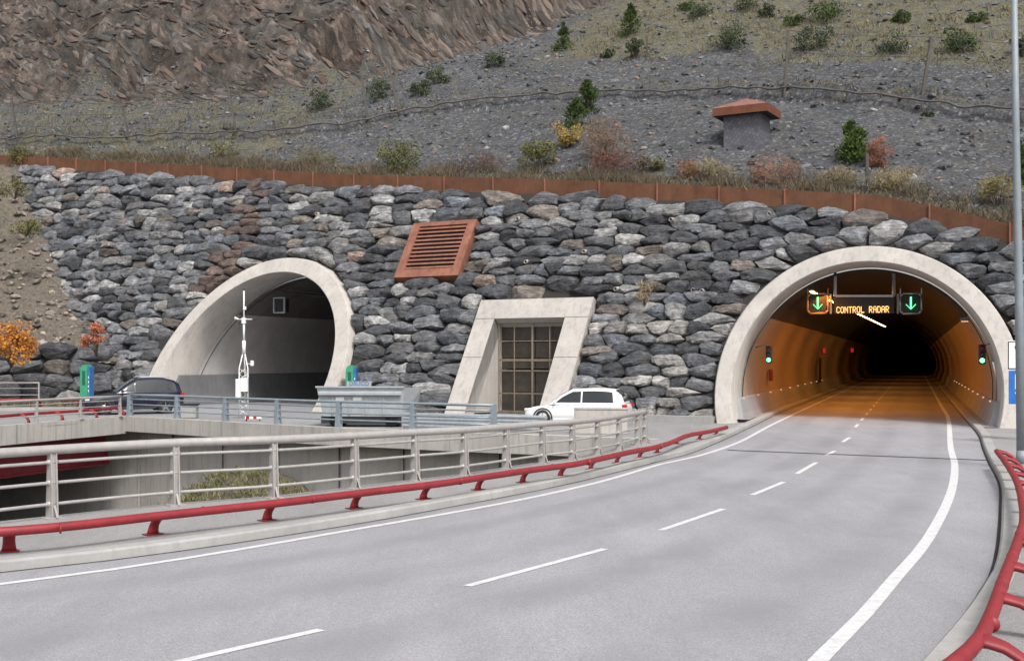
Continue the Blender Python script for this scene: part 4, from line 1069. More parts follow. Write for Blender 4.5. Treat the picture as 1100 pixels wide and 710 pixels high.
# ------------------------------------------------------------------ rockfall fence posts and nets on the hillside
def fence_span(pxs, label, net=True):
    P = []
    for (x0, y0, x1, y1) in pxs:
        b, s_, w_ = hill_at(x0, y0); Z = b.y; top = Vector(((x1 - 550) / F * (Z - .4), Z - .4, CH + (HY - y1) * (Z - .4) / F)); P.append((b, top))
    t = empty('rockfall_fence', P[0][0], label, 'fence')
    for b, top in P:
        g = MB(); g.bar(b - Vector((0, 0, .5)), top, .14, .14); g.build('post', M['wood'], t)
    if net:
        g = MB()
        for (b, tp), (b2, tp2) in zip(P, P[1:]):
            for f_ in (1.0, .66, .33): g.tube([b.lerp(tp, f_), b.lerp(tp, f_).lerp(b2.lerp(tp2, f_), .5) - Vector((0, 0, .12)), b2.lerp(tp2, f_)], .016, 4, False)
            m = max(4, int((b2 - b).length / .55))
            for i in range(-4, m + 1):
                for sg in (0, 1):
                    u0, u1 = i / m, (i + 4) / m
                    f0, f1 = (0, 1) if sg == 0 else (1, 0)
                    if u0 < 0: f0 = f0 + (f1 - f0) * (-u0) / (u1 - u0); u0 = 0
                    if u1 > 1: f1 = f0 + (f1 - f0) * (1 - u0) / (u1 - u0); u1 = 1
                    if u1 <= u0: continue
                    pa = b.lerp(b2, u0).lerp(tp.lerp(tp2, u0), f0); pb = b.lerp(b2, u1).lerp(tp.lerp(tp2, u1), f1)
                    g.tube([pa, pb], .009, 3, False)
        g.build('wire_net', M['wire'], t)
fence_span([(-40, 152, -48, 108), (20, 150, 12, 106), (139, 145, 131, 112), (255, 142, 244, 88), (397, 133, 387, 72)], 'wire rockfall net with leaning posts on the slope at the upper left')
fence_span([(430, 120, 417, 67)], 'single leaning dark post right of the upper left net', False)
fence_span([(842, 100, 847, 33), (989, 103, 1001, 40), (1150, 112, 1160, 48)], 'rockfall fence of leaning posts above the slate hut')
fence_span([(695, 62, 695, 40)], 'short grey post among shrubs above the scree', False)
fence_span([(933, 205, 931, 165)], 'thin post in the bushes right of the hut near the edging', False)

# ------------------------------------------------------------------ shrubs
def shrub(name, base, w, h, c1, c2, label, cat='shrub', group=None, n=900, leaf=.09, style='round', stem=True):
    t = empty(name, base, label, cat, group)
    k = max(3, int(6 + w * 3)); cen = []
    if style == 'cone':
        for i in range(26):
            f_ = rng.random() ** .9; r_ = (1 - f_) ** .8 * w * .42 * rng.uniform(.2, 1); a_ = rng.uniform(0, 6.28)
            cen.append((math.cos(a_) * r_, math.sin(a_) * r_, f_ * h * .92, (.42 * (1 - f_) + .16) * w * .5))
    else:
        for i in range(k):
            a_ = rng.uniform(0, 6.28); r_ = w * .36 * rng.random() ** .5; f_ = rng.uniform(.22, .85)
            cen.append((math.cos(a_) * r_, math.sin(a_) * r_, f_ * h * (1 - .35 * (r_ / (w * .5)) ** 2), w * rng.uniform(.12, .24)))
    cen = np.array(cen); ci = rng.integers(0, len(cen), n); dr = rng.normal(size=(n, 3)); dr /= np.linalg.norm(dr, axis=1, keepdims=True)
    rad = cen[ci, 3] * rng.uniform(.35, 1.15, n) ** .6
    P = cen[ci, :3] + dr * rad[:, None] * [1, 1, .85]; P[:, 2] = np.abs(P[:, 2])
    sz = leaf * rng.uniform(.6, 1.5, n); u = rng.normal(size=(n, 3)); u /= np.linalg.norm(u, axis=1, keepdims=True)
    if style == 'cone': u = dr * .6 + u * .4 + [0, 0, .5]; u /= np.linalg.norm(u, axis=1, keepdims=True)
    v = np.cross(u, rng.normal(size=(n, 3))); v /= np.linalg.norm(v, axis=1, keepdims=True)
    lw = .35 if style == 'cone' else .55 if style != 'twig' else .12
    ll = 1.5 if style == 'cone' else 1.0 if style != 'twig' else 3.2
    V = np.stack([P - u * sz[:, None] * ll * .5, P + v * sz[:, None] * lw, P + u * sz[:, None] * ll * .5, P - v * sz[:, None] * lw], 1).reshape(-1, 3)
    Fc = np.arange(4 * n).reshape(-1, 4)
    tc = rng.random(len(cen))[ci] * .5 + rng.random(n) * .5
    npmesh('foliage', V, Fc, leafmat('leaf', c1, c2), t, attrs={'tint': ('FLOAT', np.repeat(tc, 4))})
    if stem:
        g = MB()
        for c in cen[:min(len(cen), 9)]:
            g.tube([(0, 0, -.15), (c[0] * .4, c[1] * .4, c[2] * .5), (c[0], c[1], c[2])], [.035 * max(.6, h / 2), .02, .008], 5)
        g.build('stem', M['stem'], t, True)
    return t
PG = ((.025, .045, .014), (.09, .125, .04)); PD = ((.032, .045, .026), (.095, .115, .062))
gs = [  # photo column, base row, width, height in pixels, tint, label
    (605, 55, 22, 30, 'cone', PG, 'upright green shrub on the grey scree, left of the round one at the top'),
    (678, 40, 28, 34, 'cone', PG, 'bright green rounded conifer near the top above the grey posts'),
    (683, 64, 20, 24, 'round', PD, 'small grey green bush just below the bright rounded conifer'),
    (619, 138, 34, 30, 'cone', PG, 'lower lobe of dark green conifer above the yellow bush'),
    (632, 122, 30, 36, 'cone', PG, 'tall pointed green conifer on the scree above the yellow bush'),
    (781, 56, 38, 28, 'round', PD, 'broad green shrub up the slope above the hut'),
    (803, 13, 26, 16, 'round', PD, 'small shrub at the top edge above the broad shrub'),
    (824, 20, 16, 16, 'round', PD, 'narrow shrub at the top edge beside the post'),
    (853, 30, 22, 16, 'round', PG, 'small bright shrub just right of the leaning post top'),
    (878, 55, 40, 26, 'round', PD, 'wide grey green shrub between the two leaning posts'),
    (890, 24, 40, 24, 'round', PG, 'wide olive shrub near the top between the two posts'),
    (957, 60, 36, 24, 'round', PD, 'grey green shrub left of the right leaning post'),
    (1031, 57, 40, 26, 'round', PG, 'rich green shrub right of the right leaning post'),
    (967, 27, 24, 16, 'round', PG, 'small dark shrub near the top above the right post'),
    (1052, 25, 24, 14, 'round', PG, 'small dark shrub at the top right corner left of the lamp post'),
    (1097, 62, 22, 26, 'round', PD, 'dark shrub behind the lamp post at the top right'),
    (452, 104, 26, 22, 'round', PD, 'dark green bush right of the leaning post, lower of a joined pair'),
    (470, 92, 26, 22, 'round', PD, 'dark green bush, upper of a joined pair on the grey scree'),
    (405, 110, 28, 26, 'round', PD, 'dark bush between the two close leaning posts'),
    (343, 120, 28, 26, 'round', PD, 'dark bush left of the leaning posts below the cliff'),
    (532, 74, 20, 24, 'round', PD, 'faded green bush in the middle of the scree'),
    (752, 20, 28, 16, 'round', PD, 'low bush at the top edge right of the rounded conifer'),
    (737, 12, 18, 14, 'round', PG, 'small low bush at the top edge, first right of the rounded conifer'),
    (917, 175, 46, 42, 'cone', ((.03, .06, .015), (.11, .15, .04)), 'big bright green bush on the slope right of the hut'),
    (1098, 200, 20, 46, 'cone', PG, 'dark green bush at the right edge behind the lamp post'),
    (997, 126, 14, 9, 'round', PD, 'tiny low bush below the foot of the right leaning post'),
    (653, 64, 14, 14, 'round', PD, 'very small bush left of the short grey post'),
    (22, 175, 30, 16, 'round', ((.05, .05, .02), (.14, .13, .05)), 'low olive bush at the left end of the steel edging'),
]
for (px, py, wpx, hpx, st, (ca, cb), lab) in gs:
    b, s_, w_ = hill_at(px, py); sc_ = b.y / F
    shrub('green_shrub', b + Vector((0, .3, -.1)), wpx * sc_ * 1.2, hpx * sc_ * 1.2, ca, cb, lab, n=int(600 + wpx * hpx * 1.2), leaf=.085 if st == 'round' else .11, style=st)
autumn = [
    (432, 186, 56, 40, 'round', ((.06, .07, .025), (.17, .17, .07)), 'olive bush behind the edging left of the middle'),
    (578, 182, 50, 38, 'round', ((.07, .08, .03), (.19, .18, .08)), 'yellowish green bush behind the edging, left of the brown ones'),
    (610, 160, 34, 34, 'round', ((.2, .14, .035), (.4, .29, .09)), 'yellow orange leaved bush below the pointed conifer'),
    (645, 178, 62, 56, 'twig', ((.12, .08, .055), (.31, .22, .155)), 'tall bare brown twiggy bush right of the yellow one'),
    (660, 190, 70, 34, 'twig', ((.09, .045, .035), (.22, .11, .08)), 'dark reddish twiggy bush just behind the edging, right of the middle'),
    (515, 186, 60, 24, 'twig', ((.08, .055, .045), (.2, .14, .11)), 'low dull purple brown bush behind the edging above the dark pipe'),
    (735, 190, 40, 22, 'twig', ((.14, .08, .04), (.32, .18, .1)), 'low rusty brown bush behind the edging left of the hut'),
    (835, 200, 64, 34, 'twig', ((.14, .075, .052), (.32, .19, .13)), 'reddish brown twiggy bush behind the edging below the hut'),
    (945, 182, 34, 38, 'twig', ((.16, .07, .05), (.38, .17, .11)), 'small young tree with sparse red leaves right of the bright green bush'),
    (962, 205, 60, 26, 'twig', ((.14, .11, .06), (.33, .27, .15)), 'straw coloured brush behind the edging right of the hut'),
    (770, 192, 46, 22, 'twig', ((.15, .12, .07), (.32, .27, .17)), 'pale dry brush behind the edging directly left below the hut'),
    (900, 202, 50, 24, 'twig', ((.15, .12, .07), (.33, .27, .17)), 'pale dry brush behind the edging under the bright green bush'),
    (1075, 222, 44, 40, 'twig', ((.14, .12, .05), (.32, .27, .13)), 'yellow dry bush near the lamp post where the edging slopes down'),
    (340, 178, 50, 22, 'twig', ((.1, .09, .05), (.26, .22, .12)), 'low dry grassy bush behind the left part of the edging'),
    (240, 170, 40, 16, 'round', ((.08, .08, .03), (.2, .18, .08)), 'small olive tuft behind the far left part of the edging'),
    (700, 186, 36, 20, 'round', ((.07, .07, .03), (.18, .16, .08)), 'low olive brush behind the edging between two brown bushes'),
]
for (px, py, wpx, hpx, st, (ca, cb), lab) in autumn:
    b, s_, w_ = hill_at(px, min(py, 240)); sc_ = b.y / F
    shrub('dry_bush', b + Vector((0, .2, -.15)), wpx * sc_ * 1.05, hpx * sc_ * 1.1, ca, cb, lab, 'bush', n=int(700 + wpx * hpx * .9), leaf=.08, style=st)
# brush band as ground cover directly behind the edging
n = 9000; s_ = rng.uniform(-14, 64, n); w_ = .6 + 2.6 * rng.random(n) ** 1.2
P = hill_p(s_, w_); ok = fbm(s_ * .5, w_ * .5, 3, 77) > .0
Vt, Ft, At = tufts(P[ok], .2, .85, 7, .16, .016, .6)
M['brush'] = leafmat('dry_brush', (.05, .04, .028), (.22, .18, .12))
Vb, Fb, Ab = tufts(P[~ok], .08, .35, 5, .16, .016, .7); Ft = np.concatenate([Ft, Fb + len(Vt)]); Vt = np.concatenate([Vt, Vb]); At = {'tint': ('FLOAT', np.concatenate([At['tint'][1], Ab['tint'][1]]))}
tag(npmesh('brush', Vt, Ft, M['brush'], attrs=At), 'dead brown brush growing behind the steel edging', 'brush', kind='stuff')
# autumn shrubs at the left
shrub('orange_shrub', T_(12, 392, 61.5), 3.4, 2.3, (.30, .095, .02), (.55, .25, .05), 'bright orange autumn shrub at the left edge above the low boulders', n=3200, leaf=.1)
shrub('orange_shrub', T_(104, 380, 63.5), 1.9, 2.3, (.30, .09, .045), (.52, .21, .12), 'sparse salmon red autumn shrub in front of the stone wall', n=1300, leaf=.085)
shrub('olive_bush', T_(28, 252, 73), 2.2, 1.0, (.07, .075, .025), (.2, .19, .07), 'olive bush on the soil slope beside the left end of the wall', n=900)
shrub('olive_bush', T_(16, 212, 76), 2.4, 1.3, (.07, .07, .03), (.18, .16, .07), 'olive bush at the left edge just below the steel edging', n=900)
pt = wall_at(695, 330)
shrub('dry_tuft', pt + OUTN * .25, 1.1, 1.2, (.2, .15, .09), (.4, .32, .2), 'dry straw coloured tuft growing from the stone wall left of the right tunnel', 'plant', n=260, leaf=.1, style='twig')
shrub('dry_tuft', T_(160, 424, 60.5) , 1.3, .7, (.12, .11, .04), (.3, .26, .1), 'low dry tuft behind the dark blue car', 'plant', n=500, leaf=.07, style='twig')

# ------------------------------------------------------------------ railings
def post_plate(g, b, tdir, h, w0, w1, th):
    """tapered plate post standing at b; w along tdir at foot/top, th across"""
    n_ = Vector((-tdir.y, tdir.x, 0)); vs_ = []
    for z, w in ((0, w0), (h, w1)):
        for sx, sy in ((-1, -1), (1, -1), (1, 1), (-1, 1)): vs_.append(b + tdir * (sy * th / 2) + n_ * (sx * w / 2) + Vector((0, 0, z)))
    g.add(vs_, [(3, 2, 1, 0), (4, 5, 6, 7), (0, 1, 5, 4), (1, 2, 6, 5), (2, 3, 7, 6), (3, 0, 4, 7)])
# big near railing
nr = empty('bridge_railing', railL[4], 'long pale grey railing with round handrail along the near pavement', 'railing')
posts = [Vector((-9.95, 15.0, .125)), Vector((-12.1, 13.2, .125))]; posts = posts[::-1] + railL
hts = [1.2, 1.2] + [1.18, 1.17, 1.15, 1.12, 1.10, 1.08, 1.06, 1.05, 1.04, 1.03, 1.03, 1.03, 1.03]
path = crom([p for p in posts], .3); pl = cum(path)
ptsH = crom([p + Vector((0, 0, h_ - .07)) for p, h_ in zip(posts, hts)], .3)
g = MB(); g.tube(ptsH, .078, 16); g.build('handrail', M['rail'], nr)
for f_ in (.20, .49, .77):
    g = MB(); g.tube(crom([p + Vector((0, 0, h_ * f_)) for p, h_ in zip(posts, hts)], .3), .028, 10); g.build('rail', M['rail'], nr)
for i, (p, h_) in enumerate(zip(posts, hts)):
    td = (posts[min(i + 1, len(posts) - 1)] - posts[max(i - 1, 0)]); td.z = 0; td.normalize()
    lean = Vector((-td.y, td.x, 0))
    g = MB(); b = Vector((p.x, p.y, .125))
    # twin tapered plates with a foot cleat and collars
    nn = lean
    for so_ in (-.045, .045):
        vs_ = []
        for z, w, sh in ((0, .19, 0), (h_ * .35, .16, .0), (h_ - .1, .10, .0)):
            for sx, sy in ((-1, -1), (1, -1), (1, 1), (-1, 1)): vs_.append(b + td * (so_ + sy * .012) + nn * (sh + sx * w / 2) + Vector((0, 0, z)))
        g.add(vs_, [(3, 2, 1, 0), (8, 9, 10, 11)] + [(o + a_, o + (a_ + 1) % 4, o + 4 + (a_ + 1) % 4, o + 4 + a_) for o in (0, 4) for a_ in range(4)])
    for f_ in (.20, .49, .77): g.tube([b + td * -.09 + Vector((0, 0, h_ * f_)), b + td * .09 + Vector((0, 0, h_ * f_))], .042, 10)
    g.box(b + Vector((0, 0, h_ * .48)), (.1, .07, h_ * .94), math.atan2(td.y, td.x)); g.box(b + Vector((0, 0, .012)), (.3, .26, .024), math.atan2(td.y, td.x))
    g.add([b - nn * .16 + td * o + Vector((0, 0, z)) if k == 0 else b - nn * .07 + td * o + Vector((0, 0, z)) for (k, o, z) in ((0, -.02, .02), (0, .02, .02), (1, .02, .22), (1, -.02, .22))], [(0, 1, 2, 3)])
    g.build('post', M['rail'], nr)

def simple_railing(name, P, h, npost_sp, mat, label, rails, rr, hand_r, wpost=.12, posts_at=None, th=.06):
    P = [Vector(p) for p in P]; L = cum(P); t = empty(name, P[len(P) // 2], label, 'railing')
    g = MB(); g.tube([p + Vector((0, 0, h - hand_r)) for p in P], hand_r, 10); g.build('handrail', mat, t)
    for f_ in rails:
        g = MB(); g.tube([p + Vector((0, 0, h * f_)) for p in P], rr, 6); g.build('rail', mat, t)
    n_ = int(L[-1] / npost_sp)
    for i in range(n_ + 1):
        p, td = along(P, L, i * L[-1] / n_); g = MB(); td.z = 0
        post_plate(g, p, td, h - .03, wpost * 1.35, wpost * .7, th); g.box(p + Vector((0, 0, .012)), (.26, .22, .024), math.atan2(td.y, td.x)); g.build('post', mat, t)
    return t
bl = offs(slab_s, -.18); bl = [Vector((p.x, p.y, .14)) for p in bl][5:]
simple_railing('bridge_railing', bl, 1.0, 2.95, M['blue'], 'blue grey railing with tapered posts along the far side of the pit', (.28, .52, .76), .032, .05, .2, th=.16)
lbp = [Vector(p) for p in ((-17.25, 51.2, .14), (-18.35, 48, .14), (-19.7, 44, .14), (-21.6, 37.5, .14), (-24, 29, .14))]
simple_railing('bridge_railing', crom(lbp, 1.0), .95, 2.4, M['rail'], 'pale grey railing on the edge of the left bridge', (.28, .52, .76), .022, .055, .12)
simple_railing('bridge_railing', [Vector((-25.2, 62, .3)), Vector((-27.6, 61.9, .3)), Vector((-34, 61.4, .3))], 1.15, 2.6, M['rail'], 'short grey railing end in front of the low boulders at the far left', (.4, .7), .025, .05, .12)

# ------------------------------------------------------------------ red barrier rails
def red_rail(P, base_pts, side_, h0, h1, label, zb=.13, r_=.065, ro=.36):
    """P rail path in plan; base_pts where brackets stand; side_ unit offset away from the road"""
    P = [Vector(p) for p in P]; L = cum(P); t = empty('red_guard_rail', P[len(P) // 2], label, 'guard rail')
    Hh_ = lambda s_: h0 + (h1 - h0) * s_ / L[-1]
    top = [Vector((p.x, p.y, zb + Hh_(L[i]) - r_)) for i, p in enumerate(P)]
    rr = [r_] * len(top)
    g = MB(); g.tube(top, rr, 16)
    g.build('rail', M['red'], t)
    for s_ in base_pts:
        p, td = along(P, L, s_); nn = Vector((-td.y, td.x, 0)) * side_; hz = Hh_(s_) - r_
        g = MB(); secs = []; O = Vector((p.x, p.y, zb))
        for w, wa, wb_ in ((0, .15, .055), (.12, .125, .05), (.3, .095, .045), (.5, .08, .042), (.7, .078, .042), (.85, .085, .045), (1, .10, .05)):
            an = w * math.pi / 2; c = O + nn * (ro * math.sin(an)) + Vector((0, 0, hz * math.cos(an)))
            tg_ = (nn * math.cos(an) * ro - Vector((0, 0, 1)) * hz * math.sin(an)).normalized(); nb_ = td.cross(tg_).normalized()
            secs.append([c + td * (math.cos(v) * wa) + nb_ * (math.sin(v) * wb_) for v in np.linspace(0, 2 * math.pi, 16, endpoint=False)])
        g.loft(secs, close=True, cap=True)
        q = O + nn * ro; g.box(q + Vector((0, 0, .006)), (.26, .17, .012), math.atan2(td.y, td.x))
        g.build('bracket', M['red'], t)
        g = MB(); g.tube([top_at - td * .012 if False else Vector((p.x, p.y, zb + hz)) + td * (.62 - .012), Vector((p.x, p.y, zb + hz)) + td * (.62 + .012)], r_ + .004, 16)
        if 1 < s_ < L[-1] - 1: g.build('sleeve', M['red'], t)
    return t
bp = [(7, 593), (167, 574), (289, 559), (383, 546), (457, 536), (516, 526), (564, 518), (604, 512), (637, 504), (665, 497), (689, 492), (708, 486), (729, 476.5), (753, 471.5), (771, 466.5)]
B = [at(x, y, .13) for x, y in bp]
B = [Vector((-12.6, 11.7, .13)), Vector((-10.7, 13.3, .13)), Vector((-8.9, 14.75, .13))] + B
Bp = crom(B, .4); Bo = offs(Bp, -.30); Bo = [Vector((p.x, p.y, .13)) for p in Bo]
L = cum(Bo)
def nearest_s(P, L, q): i = min(range(len(P)), key=lambda i: (P[i] - q).length); return L[i]
red_rail(Bo, [nearest_s(Bo, L, b) for b in B], 1, .40, .31, 'long red tubular guard rail on the near left kerb beside the railing')
rr = [(-.4, 4.2), (1.2, 6.0), (2.5, 7.6), (3.42, 8.85), (3.95, 9.8), (4.95, 11.8), (6.2, 14.3), (7.25, 16.5), (8.98, 20.6), (10.4, 24.3), (11.75, 28.0)]
Rp = crom([Vector((x + .06 - .008 * max(0, y - 10), y, .13)) for x, y in rr], .4); L = cum(Rp)
red_rail(Rp, [L[-1] - .12 - i * 1.85 for i in range(14)], -1, .42, .40, 'curved red tubular guard rail sweeping along the right kerb in the foreground', .13, .062, .44)
p_ = [at(x, y, .05) for x, y in ((127, 447), (81, 451), (39, 454), (-3, 458), (-60, 464))]
q_ = crom(p_, .5); L = cum(q_); red_rail(q_, [.1 + i * 2.2 for i in range(int(L[-1] / 2.2))], 1, .4, .4, 'low red guard rail on the left bridge, the nearer one', .1)
q_ = crom([Vector((-20.6, 60.9, 0)), Vector((-23.5, 60.7, 0)), Vector((-26.8, 60.3, 0)), Vector((-36, 58.2, 0))], .5); L = cum(q_)
red_rail(q_, [.1 + i * 2.0 for i in range(int(L[-1] / 2.0))], -1, .45, .45, 'red guard rail on the left bridge, the farther one by the verge', .16)
g = MB(); kk = offs(q_, .35); A = setz(kk, 0); Bq = setz(offs(q_, -.35), 0)
g.loft([[a_, a_ + Vector((0, 0, .16)), b_ + Vector((0, 0, .16)), b_] for a_, b_ in zip(A, Bq)], smooth=False); tag(g.build('kerb', M['kerb']), kind='structure')

# ------------------------------------------------------------------ W-beam barrier behind the blue-grey railing
wb = empty('crash_barrier', Vector((-2, 43.5, 0)), 'galvanised double beam crash barrier behind the blue grey railing', 'crash barrier')
wpath = [Vector((-4.2, 44.8, 0)), Vector((-1.5, 43.4, 0)), Vector((1.2, 42.2, 0))]
for z in (.2, .48):
    prof = [(-.15, 0), (-.12, -.04), (-.06, -.08), (-.03, -.02), (0, 0), (.03, -.02), (.06, -.08), (.12, -.04), (.15, 0)]
    g = MB(); secs = []
    for p in crom(wpath, .6): secs.append([p + Vector((-.45 * y_, y_, z + z_)) for z_, y_ in prof])
    g.loft(secs); g.build('beam', M['galv'], wb)
for p in crom(wpath, 1.3):
    g = MB(); g.box(p + Vector((0, .08, .32)), (.1, .12, .64)); g.build('post', M['galv'], wb)

# ------------------------------------------------------------------ skip container
sk = empty('skip_container', Vector((-5.75, 46.6, 0)), 'pale grey steel skip container with blue lettering in front of the left tunnel', 'skip', None, R(-4))
g = MB(); 
secs = []
for x, tw in ((-1.95, 0), (1.6, 0), (2.05, 0)):
    pass
g.add([(-1.7, -.8, .45), (1.55, -.8, .45), (1.75, .8, .45), (-1.7, .8, .45), (-1.95, -.9, 1.68), (1.62, -.9, 1.68), (2.1, .9, 1.62), (-1.95, .9, 1.68)],
      [(3, 2, 1, 0), (0, 1, 5, 4), (1, 2, 6, 5), (2, 3, 7, 6), (3, 0, 4, 7), (4, 5, 6, 7)]); g.build('body', M['skip'], sk, True)
g = MB(); g.box((-.17, -.95, 1.42), (3.4, .16, .16), bev=.03); g.box((-.17, -.93, 1.70), (3.62, .1, .07)); g.build('rim', M['white'] if False else M['skip'], sk, True)
g = MB()
for x in (-1.3, -.6, .1, .8): g.box((x, -.87, .95), (.06, .06, .8))
g.build('rib', M['skip'], sk, True)
for x in (-1.0, -.28):
    g = MB(); g.box((x, -.862, 1.2), (.34, .01, .13)); g.build('label_plate', M['white'], sk, True)
g = MB(); g.box((-.1, -.1, .3), (3.4, 1.3, .3)); 
for x in (-1.2, 1.1): g.tube([(x, -.75, .28), (x, .75, .28)], .28, 16)
g.build('undercarriage', M['black'], sk, True)
def text_obj(body, size, name, mat, parent, loc, rot=(R(90), 0, 0), ext=.006):
    c = bpy.data.curves.new('txt', 'FONT'); c.body = body; c.size = size; c.extrude = ext; c.align_x = 'CENTER'; c.align_y = 'CENTER'
    o = bpy.data.objects.new('txt', c); col.objects.link(o); dg = bpy.context.evaluated_depsgraph_get()
    me = bpy.data.meshes.new_from_object(o.evaluated_get(dg)); bpy.data.objects.remove(o); me.materials.clear(); me.materials.append(mat)
    ob = link_mesh(name, me, parent); ob.location = loc; ob.rotation_euler = rot; return ob
g = MB(); g.box((-.2, -.9, 1.84), (1.0, .02, .2)); g.build('name_board', M['skip'], sk, True)
text_obj('OSUCO', .24, 'lettering', M['text'], sk, (-.2, -.92, 1.84))

sk.scale = (.97, 1, .93)
# ------------------------------------------------------------------ weather mast
ms = empty('weather_mast', at(262, 447, .1), 'slim white weather mast with sensors and lattice base before the left tunnel', 'mast')
def mp(px, py): b = ms.location; return Vector((0, 0, 0)) + Vector(((px - 262) * b.y / F, 0, CH + (HY - py) * b.y / F - b.z))
g = MB(); g.tube([mp(262, 380), mp(262, 366)], .085, 8); g.tube([mp(262, 366), mp(262, 344)], .05, 8); g.tube([mp(262, 344), mp(262, 312)], .035, 8); g.build('pole', M['white'], ms, True)
g = MB(); 
zt, zm, zb = mp(262, 379).z, mp(262, 396).z, 0
legs = [(.21 * math.cos(w), .21 * math.sin(w)) for w in (R(200), R(340), R(90))]
for x, y in legs: g.tube([(x * .2, y * .2, zt), (x, y, zm), (x, y, 0)], .028, 6)
for k in range(9):
    z0 = zm - k * .23; z1 = z0 - .23
    for i in range(3):
        a_, b_ = legs[i], legs[(i + 1) % 3]
        if k % 2: a_, b_ = b_, a_
        if z1 > 0: g.tube([(a_[0], a_[1], z0), (b_[0], b_[1], z1)], .014, 4)
g.build('lattice', M['white'], ms, True)
g = MB(); g.box((mp(257.5, 0).x, -.22, mp(0, 417).z), (.22, .2, .85)); g.box((mp(264, 0).x, -.22, mp(0, 413).z), (.3, .22, .6)); g.build('cabinet', M['white'], ms, True)
g = MB(); g.tube([mp(252, 343), mp(273.5, 343)], .022, 6); g.box(mp(262, 344.5), (.17, .17, .26)); g.box(mp(263, 331), (.12, .12, .14)); g.tube([mp(252, 341), mp(256, 343)], .045, 6); g.build('sensor_arm', M['white'], ms, True)
g = MB(); g.box(mp(273, 343), (.14, .1, .1)); g.box(mp(258, 347), (.12, .1, .14)); g.tube([mp(262, 312), mp(262, 310.5)], .05, 6); g.build('sensor', M['black'], ms, True)
g = MB(); g.tube([mp(264, 391), mp(270, 391)], .014, 5); g.box(mp(271, 390), (.13, .12, .24)); g.build('side_sensor', M['white'], ms, True)

# ------------------------------------------------------------------ emergency totems
def totem(loc, label, rz):
    t = empty('emergency_totem', loc, label, 'emergency pillar', None, rz)
    t.scale = (.78, .85, .93)
    g = MB(); prof = []
    for x, z in ((-.33, 0), (-.33, 2.1), (-.29, 2.32), (-.18, 2.44), (0, 2.48), (.14, 2.44), (.2, 2.35), (.2, 0)): prof.append((x, z))
    for y0, y1 in ((-.3, .3),):
        k = len(prof); vs_ = [(x, y0, z) for x, z in prof] + [(x, y1, z) for x, z in prof]
        g.add(vs_, [tuple(range(k))[::-1], tuple(range(k, 2 * k))] + [(i, (i + 1) % k, k + (i + 1) % k, k + i) for i in range(k)])
    g.build('shell', M['green'], t, True)
    g = MB(); g.box((-.07, -.305, 1.72), (.2, .03, .8)); g.build('recess', paint('dark_green', (.01, .09, .05), .5), t, True)
    g = MB(); g.box((.27, 0, 1.2), (.14, .58, 2.34), bev=.03); g.build('side_panel', M['bluep'], t, True)
    g = MB()
    for z in (1.0, 1.25, 1.5, 1.75): g.box((.27, -.292, z), (.05, .01, .12))
    g.build('mark', M['white'], t, True)
totem(T_(93.5, 438.5, 61.3) , 'green and blue emergency pillar in front of the low boulders at the left', R(-8))
totem(T_(378, 441.5, 58.6), 'green and blue emergency pillar at the right foot of the left tunnel arch', R(-8))

# ------------------------------------------------------------------ small roadside things
cb = empty('concrete_block', Vector((3.2, 41.8, 0)), 'beige concrete parapet block in front of the white car', 'block', None, R(-8))
g = MB(); g.box((0, 0, .44), (1.9, .45, .88), bev=.02); g.build('body', M['conc'], cb, True)
g = MB(); g.box((0, 0, .905), (1.96, .5, .05)); g.build('cap', M['conc'], cb, True)
bx_ = empty('meter_box', at(203, 449, 0), 'squat brown grey box standing behind the dark blue car', 'box')
g = MB(); g.box((0, 0, .3), (.75, .5, .6), bev=.03); g.build('body', M['kerb'], bx_, True)
g = MB(); g.box((0, 0, .63), (.85, .6, .06)); g.build('lid', M['mortar'], bx_, True)
bd = empty('traffic_barrier', at(272, 452, 0), 'small red and white board barrier lying by the railing near the mast', 'barrier', None, R(12))
bd.scale = (.7, .7, .7)
g = MB(); g.box((0, 0, .22), (1.0, .06, .2)); g.build('board', M['white'], bd, True)
for x in (-.34, .1): 
    g = MB(); g.box((x, -.035, .22), (.2, .01, .198)); g.build('stripe', M['tail'], bd, True)
g = MB(); g.box((-.4, 0, .06), (.08, .4, .12)); g.box((.4, 0, .06), (.08, .4, .12)); g.build('foot', M['black'], bd, True)
# lamp post at the right
lp = empty('lamp_post', at(1097.5, 499, .12), 'tall grey lamp post on the right pavement', 'lamp post')
g = MB(); g.tube([(0, 0, 0), (-.06, 0, 4), (-.14, 0, 8.2), (-.2, 0, 12.9)], [.115, .1, .085, .065], 20); g.build('pole', M['pole'], lp, True)
g = MB(); g.tube([(-.2, 0, 12.85), (-.8, .1, 13.35), (-1.6, .25, 13.5)], .04, 10); g.build('arm', M['pole'], lp, True)
g = MB(); g.box((-2.0, .32, 13.48), (.9, .3, .12), bev=.05); g.build('lamp_head', M['pole'], lp, True)
g = MB(); g.box((0, 0, .015), (.42, .42, .03)); g.tube([(0, 0, .02), (0, 0, .35)], [.15, .118], 20); g.build('base', M['pole'], lp, True)
